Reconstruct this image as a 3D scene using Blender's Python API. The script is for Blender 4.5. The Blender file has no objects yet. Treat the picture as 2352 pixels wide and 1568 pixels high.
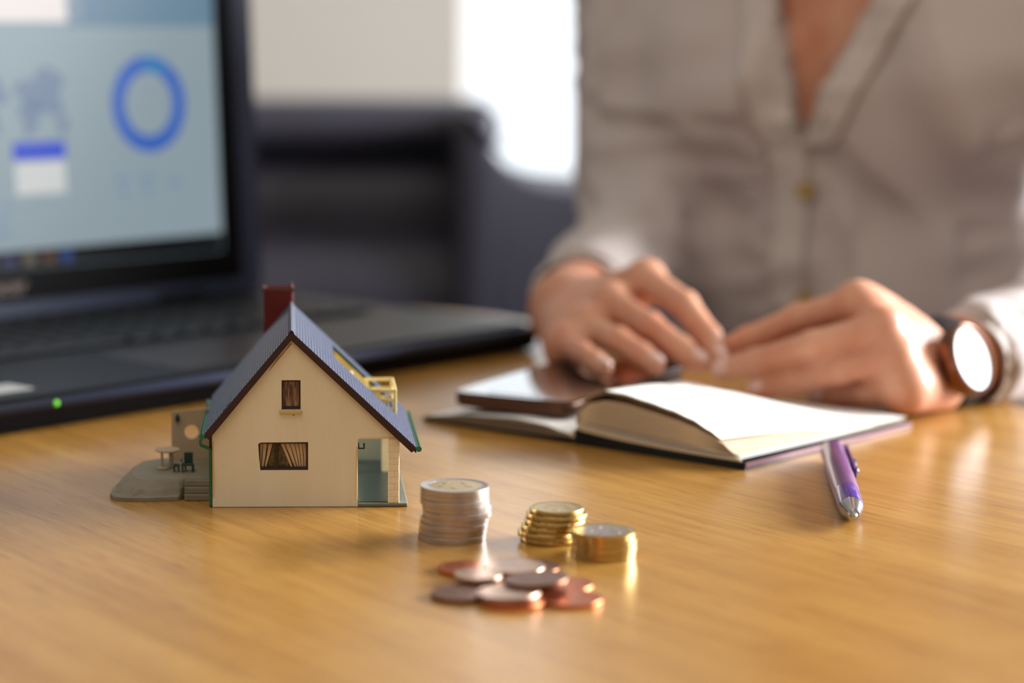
import bpy, bmesh, math, random
import numpy as np
from mathutils import Vector, Matrix, noise
from mathutils.bvhtree import BVHTree

random.seed(7)
PI = math.pi
MM = 0.001
TZ = 0.74            # height of the table top above the floor (m)
CAMH = 188.5         # height of the lens above the table (mm)
FPX, PPX, HORIZON = 5200.0, 760.0, 50.0
PITCH = math.atan((784 - HORIZON) / FPX)
scene = bpy.context.scene
col = scene.collection

# ------------------------------------------------------------------ camera
cam_data = bpy.data.cameras.new('camera')
cam_data.sensor_width = 36.0
cam_data.lens = FPX / 2352 * 36.0
cam_data.shift_x = (1176 - PPX) / 2352
cam_data.clip_start = 0.02
cam_data.clip_end = 60
cam_data.dof.use_dof = True
cam_data.dof.focus_distance = 0.878
cam_data.dof.aperture_fstop = 4.3
cam = bpy.data.objects.new('camera', cam_data)
col.objects.link(cam)
cam.location = (0, 0, TZ + CAMH * MM)
cam.rotation_euler = (PI / 2 - PITCH, 0, 0)
scene.camera = cam

# ------------------------------------------------------------------ view, world, lights
vs = scene.view_settings
vs.view_transform = 'Standard'
vs.look = 'None'
vs.gamma = 1
vs.use_curve_mapping = False
vs.exposure = 0.0
try:
    scene.cycles.use_denoising = True
    scene.cycles.max_bounces = 10
    scene.cycles.diffuse_bounces = 5
    scene.cycles.sample_clamp_indirect = 6.0
except Exception:
    pass

world = bpy.data.worlds.new('overcast_sky')
scene.world = world
world.use_nodes = True
bgn = world.node_tree.nodes['Background']
bgn.inputs[0].default_value = (0.93, 0.96, 1.0, 1)
bgn.inputs[1].default_value = 1.7


def area_light(name, loc, target, sx, sy, power, color):
    ld = bpy.data.lights.new(name, 'AREA')
    ld.shape = 'RECTANGLE'
    ld.size, ld.size_y = sx, sy
    ld.energy = power
    ld.color = color
    o = bpy.data.objects.new(name, ld)
    col.objects.link(o)
    o.location = loc
    d = Vector(target) - Vector(loc)
    o.rotation_euler = d.to_track_quat('-Z', 'Y').to_euler()
    return o


# daylight through the big window on the right, plus an added warm fill light overhead
area_light('window_daylight', (2.32, 1.7, TZ + 0.56), (0.0, 1.1, TZ + 0.1), 1.8, 0.95, 290, (0.95, 0.97, 1.0))
area_light('ceiling_fill', (-0.5, 0.2, TZ + 1.62), (0.0, 0.95, TZ), 1.3, 1.0, 8, (1.0, 0.9, 0.78))


# ------------------------------------------------------------------ helpers
def lin(c):
    return tuple(((x / 255) / 12.92 if x / 255 <= 0.04045 else (((x / 255) + 0.055) / 1.055) ** 2.4) for x in c) + (1.0,)


def mat(name, rgb, rough=0.5, metal=0.0, var=0.0, vscale=80, bump=0.0, bscale=200, coat=0.0, sss=0.0,
        emit=None, estr=1.0, stretch=(1, 1, 1), trans=0.0, ior=1.45, rgb2=None, spec=None):
    m = bpy.data.materials.new(name)
    m.use_nodes = True
    nt = m.node_tree
    p = nt.nodes['Principled BSDF']
    c = lin(rgb)
    p.inputs['Base Color'].default_value = c
    p.inputs['Roughness'].default_value = rough
    p.inputs['Metallic'].default_value = metal
    p.inputs['IOR'].default_value = ior
    if spec is not None:
        p.inputs['Specular IOR Level'].default_value = spec
    p.inputs['Coat Weight'].default_value = coat
    p.inputs['Coat Roughness'].default_value = 0.08
    p.inputs['Transmission Weight'].default_value = trans
    if sss:
        p.inputs['Subsurface Weight'].default_value = sss
        p.inputs['Subsurface Radius'].default_value = (1.0, 0.35, 0.2)
        p.inputs['Subsurface Scale'].default_value = 0.004
    if emit is not None:
        p.inputs['Emission Color'].default_value = lin(emit)
        p.inputs['Emission Strength'].default_value = estr
    tc = nt.nodes.new('ShaderNodeTexCoord')
    mp = nt.nodes.new('ShaderNodeMapping')
    mp.inputs['Scale'].default_value = stretch
    nt.links.new(tc.outputs['Object'], mp.inputs['Vector'])
    if var:
        n = nt.nodes.new('ShaderNodeTexNoise')
        n.inputs['Scale'].default_value = vscale
        n.inputs['Detail'].default_value = 4
        nt.links.new(mp.outputs['Vector'], n.inputs['Vector'])
        r = nt.nodes.new('ShaderNodeValToRGB')
        c2 = lin(rgb2) if rgb2 else tuple(x * (1 - var) for x in c[:3]) + (1,)
        r.color_ramp.elements[0].position = 0.32
        r.color_ramp.elements[1].position = 0.66
        r.color_ramp.elements[0].color = c2
        r.color_ramp.elements[1].color = c
        nt.links.new(n.outputs['Fac'], r.inputs['Fac'])
        nt.links.new(r.outputs['Color'], p.inputs['Base Color'])
    if bump:
        n = nt.nodes.new('ShaderNodeTexNoise')
        n.inputs['Scale'].default_value = bscale
        n.inputs['Detail'].default_value = 3
        nt.links.new(mp.outputs['Vector'], n.inputs['Vector'])
        b = nt.nodes.new('ShaderNodeBump')
        b.inputs['Strength'].default_value = bump
        b.inputs['Distance'].default_value = 0.0004
        nt.links.new(n.outputs['Fac'], b.inputs['Height'])
        nt.links.new(b.outputs['Normal'], p.inputs['Normal'])
    return m


def oak():
    m = bpy.data.materials.new('oak_veneer')
    m.use_nodes = True
    nt = m.node_tree
    L = nt.links.new
    p = nt.nodes['Principled BSDF']
    tc = nt.nodes.new('ShaderNodeTexCoord')

    def tex(scale, sx, sy, detail=4, dist=0.0, rough=0.5):
        mp = nt.nodes.new('ShaderNodeMapping')
        mp.inputs['Scale'].default_value = (sx, sy, 1)
        L(tc.outputs['Object'], mp.inputs['Vector'])
        n = nt.nodes.new('ShaderNodeTexNoise')
        n.inputs['Scale'].default_value = scale
        n.inputs['Detail'].default_value = detail
        n.inputs['Roughness'].default_value = rough
        n.inputs['Distortion'].default_value = dist
        L(mp.outputs['Vector'], n.inputs['Vector'])
        return n

    broad = tex(1.0, 34, 2.2, 3, 0.4)
    mid = tex(1.0, 190, 9, 5, 0.2, 0.6)
    pore = tex(1.0, 1500, 42, 2, 0.0, 0.5)
    r1 = nt.nodes.new('ShaderNodeValToRGB')
    r1.color_ramp.elements[0].position = 0.3
    r1.color_ramp.elements[1].position = 0.7
    r1.color_ramp.elements[0].color = lin((168, 120, 52))
    r1.color_ramp.elements[1].color = lin((186, 140, 70))
    L(broad.outputs['Fac'], r1.inputs['Fac'])
    r2 = nt.nodes.new('ShaderNodeValToRGB')
    r2.color_ramp.elements[0].position = 0.35
    r2.color_ramp.elements[1].position = 0.65
    r2.color_ramp.elements[0].color = (0.86, 0.82, 0.77, 1)
    r2.color_ramp.elements[1].color = (1.08, 1.08, 1.08, 1)
    L(mid.outputs['Fac'], r2.inputs['Fac'])
    mx = nt.nodes.new('ShaderNodeMixRGB')
    mx.blend_type = 'MULTIPLY'
    mx.inputs[0].default_value = 1
    L(r1.outputs['Color'], mx.inputs[1])
    L(r2.outputs['Color'], mx.inputs[2])
    r3 = nt.nodes.new('ShaderNodeValToRGB')
    r3.color_ramp.elements[0].position = 0.30
    r3.color_ramp.elements[1].position = 0.42
    r3.color_ramp.elements[0].color = (0.62, 0.52, 0.42, 1)
    r3.color_ramp.elements[1].color = (1, 1, 1, 1)
    L(pore.outputs['Fac'], r3.inputs['Fac'])
    mx2 = nt.nodes.new('ShaderNodeMixRGB')
    mx2.blend_type = 'MULTIPLY'
    mx2.inputs[0].default_value = 1
    L(mx.outputs['Color'], mx2.inputs[1])
    L(r3.outputs['Color'], mx2.inputs[2])
    L(mx2.outputs['Color'], p.inputs['Base Color'])
    b = nt.nodes.new('ShaderNodeBump')
    b.inputs['Strength'].default_value = 0.18
    b.inputs['Distance'].default_value = 0.0002
    L(pore.outputs['Fac'], b.inputs['Height'])
    L(b.outputs['Normal'], p.inputs['Normal'])
    p.inputs['Roughness'].default_value = 0.27
    p.inputs['Specular IOR Level'].default_value = 0.4
    p.inputs['Coat Weight'].default_value = 0.1
    p.inputs['Coat Roughness'].default_value = 0.16
    return m


def glass_thin(name, tint=(0.97, 0.985, 0.99)):
    m = bpy.data.materials.new(name)
    m.use_nodes = True
    nt = m.node_tree
    for n in list(nt.nodes):
        nt.nodes.remove(n)
    out = nt.nodes.new('ShaderNodeOutputMaterial')
    tr = nt.nodes.new('ShaderNodeBsdfTransparent')
    tr.inputs[0].default_value = tint + (1,)
    gl = nt.nodes.new('ShaderNodeBsdfGlossy')
    gl.inputs['Roughness'].default_value = 0.02
    fr = nt.nodes.new('ShaderNodeFresnel')
    mix = nt.nodes.new('ShaderNodeMixShader')
    nt.links.new(fr.outputs[0], mix.inputs[0])
    nt.links.new(tr.outputs[0], mix.inputs[1])
    nt.links.new(gl.outputs[0], mix.inputs[2])
    nt.links.new(mix.outputs[0], out.inputs[0])
    return m


def obj(name, bm, m, parent=None, smooth=False, loc=None, label=None):
    me = bpy.data.meshes.new(name)
    bmesh.ops.recalc_face_normals(bm, faces=bm.faces)
    if smooth:
        for e in bm.edges:
            if len(e.link_faces) == 2 and e.calc_face_angle(0) > 0.62:
                e.smooth = False
    bm.to_mesh(me)
    bm.free()
    if m is not None:
        me.materials.append(m)
    if smooth:
        for f in me.polygons:
            f.use_smooth = True
    o = bpy.data.objects.new(name, me)
    col.objects.link(o)
    if parent is not None:
        o.parent = parent
    if loc is not None:
        o.location = loc
    if label:
        o['label'] = label
    return o


def tag(o, label=None, cat=None, group=None, kind=None):
    if label:
        o['label'] = label
    if cat:
        o['category'] = cat
    if group:
        o['group'] = group
    if kind:
        o['kind'] = kind
    return o


def thing(name, label, cat, xyz=(0, 0, 0), rotz=0.0, group=None):
    """an Empty at the thing's base; xyz in millimetres above the table top"""
    o = bpy.data.objects.new(name, None)
    col.objects.link(o)
    o.empty_display_size = 0.01
    o.location = (xyz[0] * MM, xyz[1] * MM, TZ + xyz[2] * MM)
    o.rotation_euler = (0, 0, rotz)
    return tag(o, label, cat, group)


def V(*a):
    return Vector(a)


def site(px, py, Y):
    """where a sight line through a point of the photograph meets the upright plane Y (mm)"""
    u = (px - PPX) / FPX
    v = (784 - py) / FPX
    dy = math.cos(PITCH) + v * math.sin(PITCH)
    dz = -math.sin(PITCH) + v * math.cos(PITCH)
    t = Y / dy
    return Vector((u * t, Y, CAMH + dz * t))


def box(bm, x0, x1, y0, y1, z0, z1, bev=0.0, seg=2, M=None, s=MM):
    vs_ = [bm.verts.new((x * s, y * s, z * s)) for x in (x0, x1) for y in (y0, y1) for z in (z0, z1)]
    idx = [(0, 1, 3, 2), (4, 6, 7, 5), (0, 4, 5, 1), (2, 3, 7, 6), (0, 2, 6, 4), (1, 5, 7, 3)]
    fs = [bm.faces.new([vs_[i] for i in f]) for f in idx]
    if bev:
        es = list({e for f in fs for e in f.edges})
        r = bmesh.ops.bevel(bm, geom=es, offset=bev * s, segments=seg, profile=0.5, affect='EDGES')
        vs_ = list({v for f in r['faces'] for v in f.verts} | {v for v in vs_ if v.is_valid})
    if M is not None:
        bmesh.ops.transform(bm, matrix=M, verts=[v for v in vs_ if v.is_valid])
    return vs_


def prism(bm, outer, holes, y0, y1, plane='xz', s=MM):
    """polygon with holes extruded; plane 'xz' extrudes along y, 'xy' along z"""
    edges = []
    for loop in [outer] + list(holes):
        vv = []
        for a, b in loop:
            co = (a * s, y0 * s, b * s) if plane == 'xz' else (a * s, b * s, y0 * s)
            vv.append(bm.verts.new(co))
        for i in range(len(vv)):
            edges.append(bm.edges.new((vv[i], vv[(i + 1) % len(vv)])))
    r = bmesh.ops.triangle_fill(bm, use_beauty=True, use_dissolve=False, edges=edges)
    fs = [g for g in r['geom'] if isinstance(g, bmesh.types.BMFace)]
    e = bmesh.ops.extrude_face_region(bm, geom=fs)
    nv = [g for g in e['geom'] if isinstance(g, bmesh.types.BMVert)]
    d = (0, (y1 - y0) * s, 0) if plane == 'xz' else (0, 0, (y1 - y0) * s)
    bmesh.ops.translate(bm, verts=nv, vec=d)


def lathe(bm, prof, n=48, s=MM, M=None, close=False):
    rings = []
    allv = []
    for r, z in prof:
        if abs(r) < 1e-9:
            v = bm.verts.new((0, 0, z * s))
            rings.append([v])
        else:
            rings.append([bm.verts.new((r * s * math.cos(2 * PI * i / n), r * s * math.sin(2 * PI * i / n), z * s)) for i in range(n)])
        allv += rings[-1]
    pairs = list(zip(rings[:-1], rings[1:]))
    if close:
        pairs.append((rings[-1], rings[0]))
    for a, b in pairs:
        for i in range(n):
            j = (i + 1) % n
            if len(a) == 1 and len(b) == 1:
                continue
            if len(a) == 1:
                bm.faces.new((a[0], b[i], b[j]))
            elif len(b) == 1:
                bm.faces.new((a[i], b[0], a[j]))
            else:
                bm.faces.new((a[i], b[i], b[j], a[j]))
    if M is not None:
        bmesh.ops.transform(bm, matrix=M, verts=allv)
    return allv


def tube(bm, pts, rad, n=12, s=MM, cap=True, squash=None):
    """tube along points; rad a number or a list (mm)"""
    P = [Vector(p) * s for p in pts]
    R = rad if isinstance(rad, (list, tuple)) else [rad] * len(P)
    rings = []
    up = None
    for i, p in enumerate(P):
        t = (P[min(i + 1, len(P) - 1)] - P[max(i - 1, 0)]).normalized()
        if up is None:
            up = Vector((0, 0, 1)) if abs(t.z) < 0.9 else Vector((1, 0, 0))
        a = t.cross(up).normalized()
        b = a.cross(t).normalized()
        up = b
        ring = []
        for k in range(n):
            th = 2 * PI * k / n
            ca, sb = math.cos(th), math.sin(th)
            if squash:
                sb *= squash
            ring.append(bm.verts.new(p + (a * ca + b * sb) * R[i] * s))
        rings.append(ring)
    for a, b in zip(rings[:-1], rings[1:]):
        for k in range(n):
            bm.faces.new((a[k], a[(k + 1) % n], b[(k + 1) % n], b[k]))
    if cap:
        bm.faces.new(rings[0][::-1])
        bm.faces.new(rings[-1])


def sheet(bm, f, nu, nv, thick=0.0, s=MM):
    """grid f(u,v)->(x,y,z) mm, with optional thickness downwards"""
    g = [[bm.verts.new(Vector(f(i / nu, j / nv)) * s) for j in range(nv + 1)] for i in range(nu + 1)]
    for i in range(nu):
        for j in range(nv):
            bm.faces.new((g[i][j], g[i + 1][j], g[i + 1][j + 1], g[i][j + 1]))
    if thick:
        h = [[bm.verts.new(g[i][j].co - Vector((0, 0, thick * s))) for j in range(nv + 1)] for i in range(nu + 1)]
        for i in range(nu):
            for j in range(nv):
                bm.faces.new((h[i][j], h[i][j + 1], h[i + 1][j + 1], h[i + 1][j]))
        for i in range(nu):
            for j in (0, nv):
                bm.faces.new((g[i][j], g[i + 1][j], h[i + 1][j], h[i][j]))
        for j in range(nv):
            for i in (0, nu):
                bm.faces.new((g[i][j], g[i][j + 1], h[i][j + 1], h[i][j]))


def copy_tree(o, parent=None):
    c = o.copy()
    col.objects.link(c)
    if parent is not None:
        c.parent = parent
    for ch in list(o.children):
        copy_tree(ch, c)
    return c


def rrect(x0, x1, y0, y1, r, n=5):
    pts = []
    for cx, cy, a0 in ((x1 - r, y0 + r, -PI / 2), (x1 - r, y1 - r, 0), (x0 + r, y1 - r, PI / 2), (x0 + r, y0 + r, PI)):
        for k in range(n + 1):
            a = a0 + PI / 2 * k / n
            pts.append((cx + r * math.cos(a), cy + r * math.sin(a)))
    return pts


# ------------------------------------------------------------------ materials
M = {}
M['oak'] = oak()
M['wall'] = mat('wall_paint', (164, 157, 148), 0.85, var=0.05, vscale=3, bump=0.1, bscale=300)
M['ceiling'] = mat('ceiling_paint', (170, 165, 158), 0.9)
M['floor'] = mat('grey_carpet', (92, 88, 86), 0.95, var=0.25, vscale=40, bump=0.4, bscale=600)
M['white_frame'] = mat('white_window_frame', (232, 232, 230), 0.4)
M['pane'] = glass_thin('window_glass')
M['sofa'] = mat('dark_upholstery', (46, 44, 55), 0.45, var=0.2, vscale=12, bump=0.15, bscale=90)
M['table_leg'] = mat('table_leg_steel', (150, 150, 152), 0.35, 0.8)
M['cream'] = mat('cream_plastic', (236, 226, 198), 0.5, var=0.1, vscale=45, bump=0.45, bscale=1100, stretch=(1.6, 1, 0.16), rgb2=(230, 216, 182))
M['cream_brick'] = mat('cream_brick', (240, 224, 190), 0.45, var=0.08, vscale=300)
M['mortar'] = mat('cream_mortar', (226, 204, 162), 0.6)
M['glue'] = mat('yellowed_glue', (214, 176, 100), 0.4)
M['brown'] = mat('dark_brown_plastic', (52, 24, 20), 0.38)
M['tile'] = mat('slate_tile', (92, 98, 118), 0.27, var=0.3, vscale=700)
M['roofslab'] = mat('roof_slab', (18, 20, 28), 0.5)
M['ridge'] = mat('ridge_cap', (66, 70, 84), 0.5)
M['red'] = mat('red_brick_plastic', (104, 15, 11), 0.5, var=0.25, vscale=250, bump=0.3, bscale=500)
M['redcap'] = mat('chimney_cap', (96, 42, 40), 0.5)
M['green'] = mat('green_gutter', (40, 108, 72), 0.4)
M['darkgreen'] = mat('dark_green_plastic', (16, 50, 42), 0.45)
M['yellow'] = mat('yellow_plastic', (200, 180, 120), 0.42)
M['paleyellow'] = mat('pale_yellow_plastic', (226, 206, 140), 0.42)
M['groundgrey'] = mat('grey_base_plastic', (134, 126, 106), 0.6, var=0.2, vscale=120, bump=1.0, bscale=240)
M['slab'] = mat('grey_green_slab', (116, 118, 104), 0.5, var=0.1, vscale=120)
M['porchfloor'] = mat('dark_porch_floor', (34, 48, 48), 0.3)
M['porchwall'] = mat('pale_porch_wall', (132, 138, 130), 0.5)
M['screenwall'] = mat('beige_screen_wall', (172, 152, 124), 0.6)
M['curtain'] = mat('curtain_print', (218, 182, 138), 0.6, var=0.2, vscale=200, stretch=(4, 1, 1))
M['curtain2'] = mat('rust_curtain_print', (216, 160, 120), 0.6, var=0.4, vscale=260, stretch=(5, 1, 0.7), rgb2=(96, 84, 70))
M['ink'] = mat('black_print', (24, 22, 22), 0.6)
M['foliage'] = mat('dark_print_foliage', (36, 58, 36), 0.5, var=0.6, vscale=900, rgb2=(130, 96, 40))
M['nickel'] = mat('nickel_silver', (190, 178, 170), 0.34, 1.0, bump=0.25, bscale=500)
M['nordic'] = mat('nordic_gold', (188, 160, 100), 0.3, 1.0, bump=0.25, bscale=500)
M['copper'] = mat('copper_coin', (214, 122, 76), 0.3, 1.0, var=0.2, vscale=150, bump=0.25, bscale=500)
M['oldcopper'] = mat('tarnished_copper', (134, 88, 62), 0.36, 1.0, var=0.3, vscale=150, bump=0.3, bscale=500)
M['palecopper'] = mat('pale_worn_copper', (196, 162, 140), 0.34, 1.0, var=0.15, vscale=150, bump=0.25, bscale=500)
M['black_plastic'] = mat('black_laptop_plastic', (7, 7, 9), 0.5, bump=0.1, bscale=900, spec=0.1)
M['deck'] = mat('laptop_deck', (18, 16, 17), 0.38, spec=0.15)
M['rim_plastic'] = mat('laptop_rim_plastic', (50, 58, 82), 0.35, spec=0.4)
M['key'] = mat('laptop_key', (10, 10, 13), 0.4, spec=0.18)
M['paper'] = mat('white_paper', (246, 243, 238), 0.7)
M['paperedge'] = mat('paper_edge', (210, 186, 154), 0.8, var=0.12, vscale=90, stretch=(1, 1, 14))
M['cover'] = mat('black_notebook_cover', (10, 10, 12), 0.5, spec=0.3)
M['coveredge'] = mat('maroon_cover_edge', (120, 58, 70), 0.5)
M['phoneglass'] = mat('phone_glass', (10, 9, 11), 0.05, coat=1.0)
M['phoneside'] = mat('bronze_phone_side', (88, 60, 46), 0.35, 0.6)
M['purple'] = mat('purple_pen_barrel', (98, 58, 114), 0.28, coat=0.25)
M['violet'] = mat('violet_pen_grip', (62, 30, 140), 0.25, coat=0.3)
M['blueclip'] = mat('blue_pen_button', (24, 50, 110), 0.3)
M['chrome'] = mat('chrome', (196, 194, 192), 0.2, 1.0)
M['skin'] = mat('skin', (218, 162, 132), 0.45, sss=0.2, var=0.12, vscale=45, rgb2=(206, 138, 108))
M['nail'] = mat('fingernail', (232, 190, 176), 0.2, coat=0.6)
M['shirt'] = mat('off_white_linen', (198, 187, 183), 0.85, bump=0.25, bscale=900)
M['placket'] = mat('linen_placket', (207, 197, 191), 0.85, bump=0.25, bscale=900)
M['button'] = mat('horn_button', (176, 146, 66), 0.35)
M['hair'] = mat('brown_hair', (60, 36, 24), 0.4, var=0.3, vscale=30, stretch=(6, 6, 1))
M['denim'] = mat('dark_denim', (40, 46, 66), 0.8, var=0.2, vscale=200)
M['strap'] = mat('black_leather_strap', (22, 20, 26), 0.45)
M['bronze'] = mat('bronze_watch_case', (120, 84, 66), 0.25, 0.9)
M['dial'] = mat('white_watch_dial', (244, 246, 250), 0.55)
M['led'] = mat('green_led', (120, 230, 30), 0.4, emit=(110, 220, 20), estr=0.55)

# ------------------------------------------------------------------ the room
FZ = -TZ * 1000     # floor in table millimetres


def struct(name, bm, m, parent=None, kind=True):
    o = obj(name, bm, m, parent, loc=(0, 0, TZ) if parent is None else None)
    if parent is None:
        o['kind'] = 'structure'
    return o


bm = bmesh.new(); box(bm, -2600, 2400, -1500, 3300, FZ - 60, FZ); struct('floor', bm, M['floor'])
bm = bmesh.new(); box(bm, -2600, 2400, -1500, 3300, 1760, 1820); struct('ceiling', bm, M['ceiling'])
bm = bmesh.new(); box(bm, -2700, -2600, -1500, 3300, FZ, 1760); struct('wall_left', bm, M['wall'])
bm = bmesh.new(); box(bm, -2600, 2400, -1600, -1500, FZ, 1760); struct('wall_front', bm, M['wall'])
bm = bmesh.new()
WBX0, WBX1, WBZ0, WBZ1 = 190, 1700, -600, 1500
prism(bm, [(-2600, FZ), (2400, FZ), (2400, 1760), (-2600, 1760)], [[(WBX0, WBZ0), (WBX1, WBZ0), (WBX1, WBZ1), (WBX0, WBZ1)]], 3300, 3400)
struct('wall_back', bm, M['wall'])
# right wall with the large window (built in the yz plane by turning an xz prism)
bm = bmesh.new()
prism(bm, [(-1500, FZ), (3300, FZ), (3300, 1760), (-1500, 1760)], [[(750, 40), (2650, 40), (2650, 1100), (750, 1100)]], 0, 100)
bmesh.ops.transform(bm, matrix=Matrix(((0, -1, 0, 2.5), (1, 0, 0, 0), (0, 0, 1, 0), (0, 0, 0, 1))), verts=bm.verts)
struct('wall_right', bm, M['wall'])


def window(n, mt, x0, x1, z0, z1, mull):
    """frame in local xz plane, centred on y=0"""
    bm = bmesh.new()
    w = 22 if n == 1 else 55
    holes = []
    cuts = [x0] + mull + [x1]
    for a, b in zip(cuts[:-1], cuts[1:]):
        holes.append([(a + (w if a == x0 else w / 2), z0 + w), (b - (w if b == x1 else w / 2), z0 + w),
                      (b - (w if b == x1 else w / 2), z1 - w), (a + (w if a == x0 else w / 2), z1 - w)])
    prism(bm, [(x0, z0), (x1, z0), (x1, z1), (x0, z1)], holes, -30, 30)
    if mt is not None:
        bmesh.ops.transform(bm, matrix=mt, verts=bm.verts)
    fr = struct('window_%d' % n, bm, M['white_frame'])
    for h in holes:
        bm = bmesh.new()
        box(bm, h[0][0], h[1][0], -2, 2, h[0][1], h[2][1])
        if mt is not None:
            bmesh.ops.transform(bm, matrix=mt, verts=bm.verts)
        obj('pane', bm, M['pane'], fr)
    return fr


window(1, Matrix.Translation((0, 3.35, 0)), WBX0 + 2, WBX1 - 2, WBZ0 + 2, WBZ1 - 2, [])
window(2, Matrix(((0, -1, 0, 2.45), (1, 0, 0, 0), (0, 0, 1, 0), (0, 0, 0, 1))), 752, 2648, 42, 1098, [1700])
bm = bmesh.new(); box(bm, -2600, 200, 3285, 3300, FZ, FZ + 90, 4); struct('baseboard_back', bm, M['white_frame'])

# ------------------------------------------------------------------ the table
TA = math.atan2(0.55, 0.835)     # turn of the table; its long edges run with the grain
table = thing('table', 'light oak veneered table top with everything else standing on it', 'table', (232, 1318, 0), TA)
bm = bmesh.new(); prism(bm, rrect(-1150, -25, -1500, 292, 128, 14), [], -26, 0, 'xy'); bm.normal_update()
bmesh.ops.bevel(bm, geom=[e for e in bm.edges if len(e.link_faces) == 2 and abs(abs(e.link_faces[0].normal.z) - abs(e.link_faces[1].normal.z)) > .8], offset=.0015, segments=2, profile=.5, affect='EDGES')
obj('table_top', bm, M['oak'], table)
for lx in (-1100, -150):
    for ly in (-1440, 220):
        bm = bmesh.new(); box(bm, lx - 25, lx + 25, ly - 25, ly + 25, FZ, -26.2, 3); obj('leg', bm, M['table_leg'], table)
bm = bmesh.new()
box(bm, -1070, -180, -1425, -1400, -80, -26.2); obj('apron', bm, M['table_leg'], table)
bm = bmesh.new(); box(bm, -1070, -180, 205, 230, -80, -26.2); obj('apron', bm, M['table_leg'], table)

# ------------------------------------------------------------------ sofa beyond the table
sofa = thing('sofa', 'dark grey upholstered sofa against the pale wall behind the laptop', 'sofa', (0, 2200, FZ))


def cushion(x0, x1, y0, y1, z0, z1, bev, name, lab=None):
    bm = bmesh.new()
    box(bm, x0, x1, y0, y1, z0, z1, bev, 6)
    return obj(name, bm, M['sofa'], sofa, True, label=lab)


cushion(-900, 560, 0, 860, 60, 330, 40, 'frame')
cushion(-860, 172, 40, 200, 797, 850, 26, 'headrest')
cushion(-860, 176, 30, 250, 620, 793, 50, 'back_cushion')
cushion(-860, 520, -40, 230, 430, 722, 60, 'lower_cushion')
bm = bmesh.new()
prism(bm, [(120, 300), (120, 840), (138, 846), (145, 826), (156, 805), (173, 787), (193, 777), (214, 772), (239, 770), (400, 765), (560, 760), (600, 730), (600, 300)], [], -60, 200)
bmesh.ops.bevel(bm, geom=[e for e in bm.edges], offset=.008, segments=2, profile=.5, affect='EDGES')
obj('armrest', bm, M['sofa'], sofa, True)
cushion(-860, 540, -180, 60, 332, 620, 50, 'seat_cushion')
for px_ in (-860, 500):
    for py_ in (60, 780):
        bm = bmesh.new(); lathe(bm, [(0, 0), (18, 0), (24, 60), (0, 60)], 16, M=Matrix.Translation((px_ * MM, py_ * MM, 0)))
        obj('leg', bm, M['table_leg'], sofa)

# ------------------------------------------------------------------ laptop
LA = math.atan2(0.714, 0.70)
LW = 410
laptop = thing('laptop', 'open black laptop showing a blue ring chart, left of the little house', 'laptop',
               (119 - 0.70 * LW, 1292 - 0.714 * LW, 0), LA)
# local x runs along the front edge to the right, local y towards the hinge
bm = bmesh.new()
prof = [(5.0, 1.2), (6.5, 0.6), (236, 0.6), (252, 4), (252, 16), (249, 17), (2.5, 15.2), (0.3, 12.5)]
n = len(prof)
secs = []
for x in (0, 3, LW + 1, LW + 4):
    ins = 1.6 if x in (0, LW + 4) else 0
    secs.append([bm.verts.new((x * MM, (max(p[0], ins + 0.5) if p[0] < 126 else p[0] - ins) * MM, (p[1] + (ins * 0.8 if p[1] < 9 else -ins * 0.8)) * MM)) for p in prof])
for a, b in zip(secs[:-1], secs[1:]):
    for i in range(n):
        bm.faces.new((a[i], a[(i + 1) % n], b[(i + 1) % n], b[i]))
bm.faces.new(secs[0]); bm.faces.new(secs[-1][::-1])
obj('base', bm, M['black_plastic'], laptop)
deckz = 16.6
bm = bmesh.new(); prism(bm, rrect(5, LW - 1, 7, 232, 6), [], 15.6, deckz, 'xy')
obj('palm_rest', bm, M['deck'], laptop)
bm = bmesh.new(); tube(bm, [(2, 1.6, 12.6), (LW + 2, 1.6, 12.6)], 2.6, 10); obj('front_edge', bm, M['rim_plastic'], laptop, True)
bm = bmesh.new(); prism(bm, rrect(150, 255, 18, 84, 4), [], deckz, deckz + 0.25, 'xy')
obj('touchpad', bm, mat('touchpad', (46, 36, 36), 0.34, spec=0.25), laptop)
bm = bmesh.new(); prism(bm, rrect(28, 62, 22, 42, 1), [], deckz, deckz + 0.2, 'xy')
obj('sticker', bm, mat('silver_sticker', (186, 184, 180), 0.3), laptop)
bm = bmesh.new(); prism(bm, rrect(22, LW - 22, 104, 216, 3), [], deckz, deckz + 0.3, 'xy')
obj('keyboard_well', bm, M['black_plastic'], laptop)
kb = None
bm = bmesh.new(); box(bm, -7.9, 7.9, -7.9, 7.9, 0, 2.4, 0.9, 2)
key0 = obj('key', bm, M['key'], laptop)
first = True
for r in range(6):
    for c in range(19):
        if r == 0 and 4 < c < 9 and c != 5:
            continue
        k = key0 if first else key0.copy()
        if not first:
            col.objects.link(k)
        first = False
        k.location = ((32 + 18.9 * c) * MM, (114 + 18.2 * r) * MM, (deckz + 0.3) * MM)
        if r == 0 and c == 5:
            k.scale = (5.2, 1, 1)
            k.location.x = (32 + 18.9 * 6.0) * MM + 0.02
            k.location.x = (32 + 18.9 * 6.25) * MM
led = site(127, 921, 1012)
bm = bmesh.new(); lathe(bm, [(0, -1.4), (1.0, -1.0), (1.4, 0), (1.0, 1.0), (0, 1.4)], 16)
ld = obj('power_light', bm, M['led'], laptop, True)
ld.location = (0.0567, -0.0006, 0.0128)
bm = bmesh.new()
lathe(bm, [(0, 0), (4.2, 0), (4.6, .6), (4.6, 40), (4.2, 40.6), (0, 40.6)], 20)
bmesh.ops.transform(bm, matrix=Matrix.Translation((0.04, 0.2385, 0.0195)) @ Matrix.Rotation(PI / 2, 4, 'Y'), verts=bm.verts)
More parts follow.
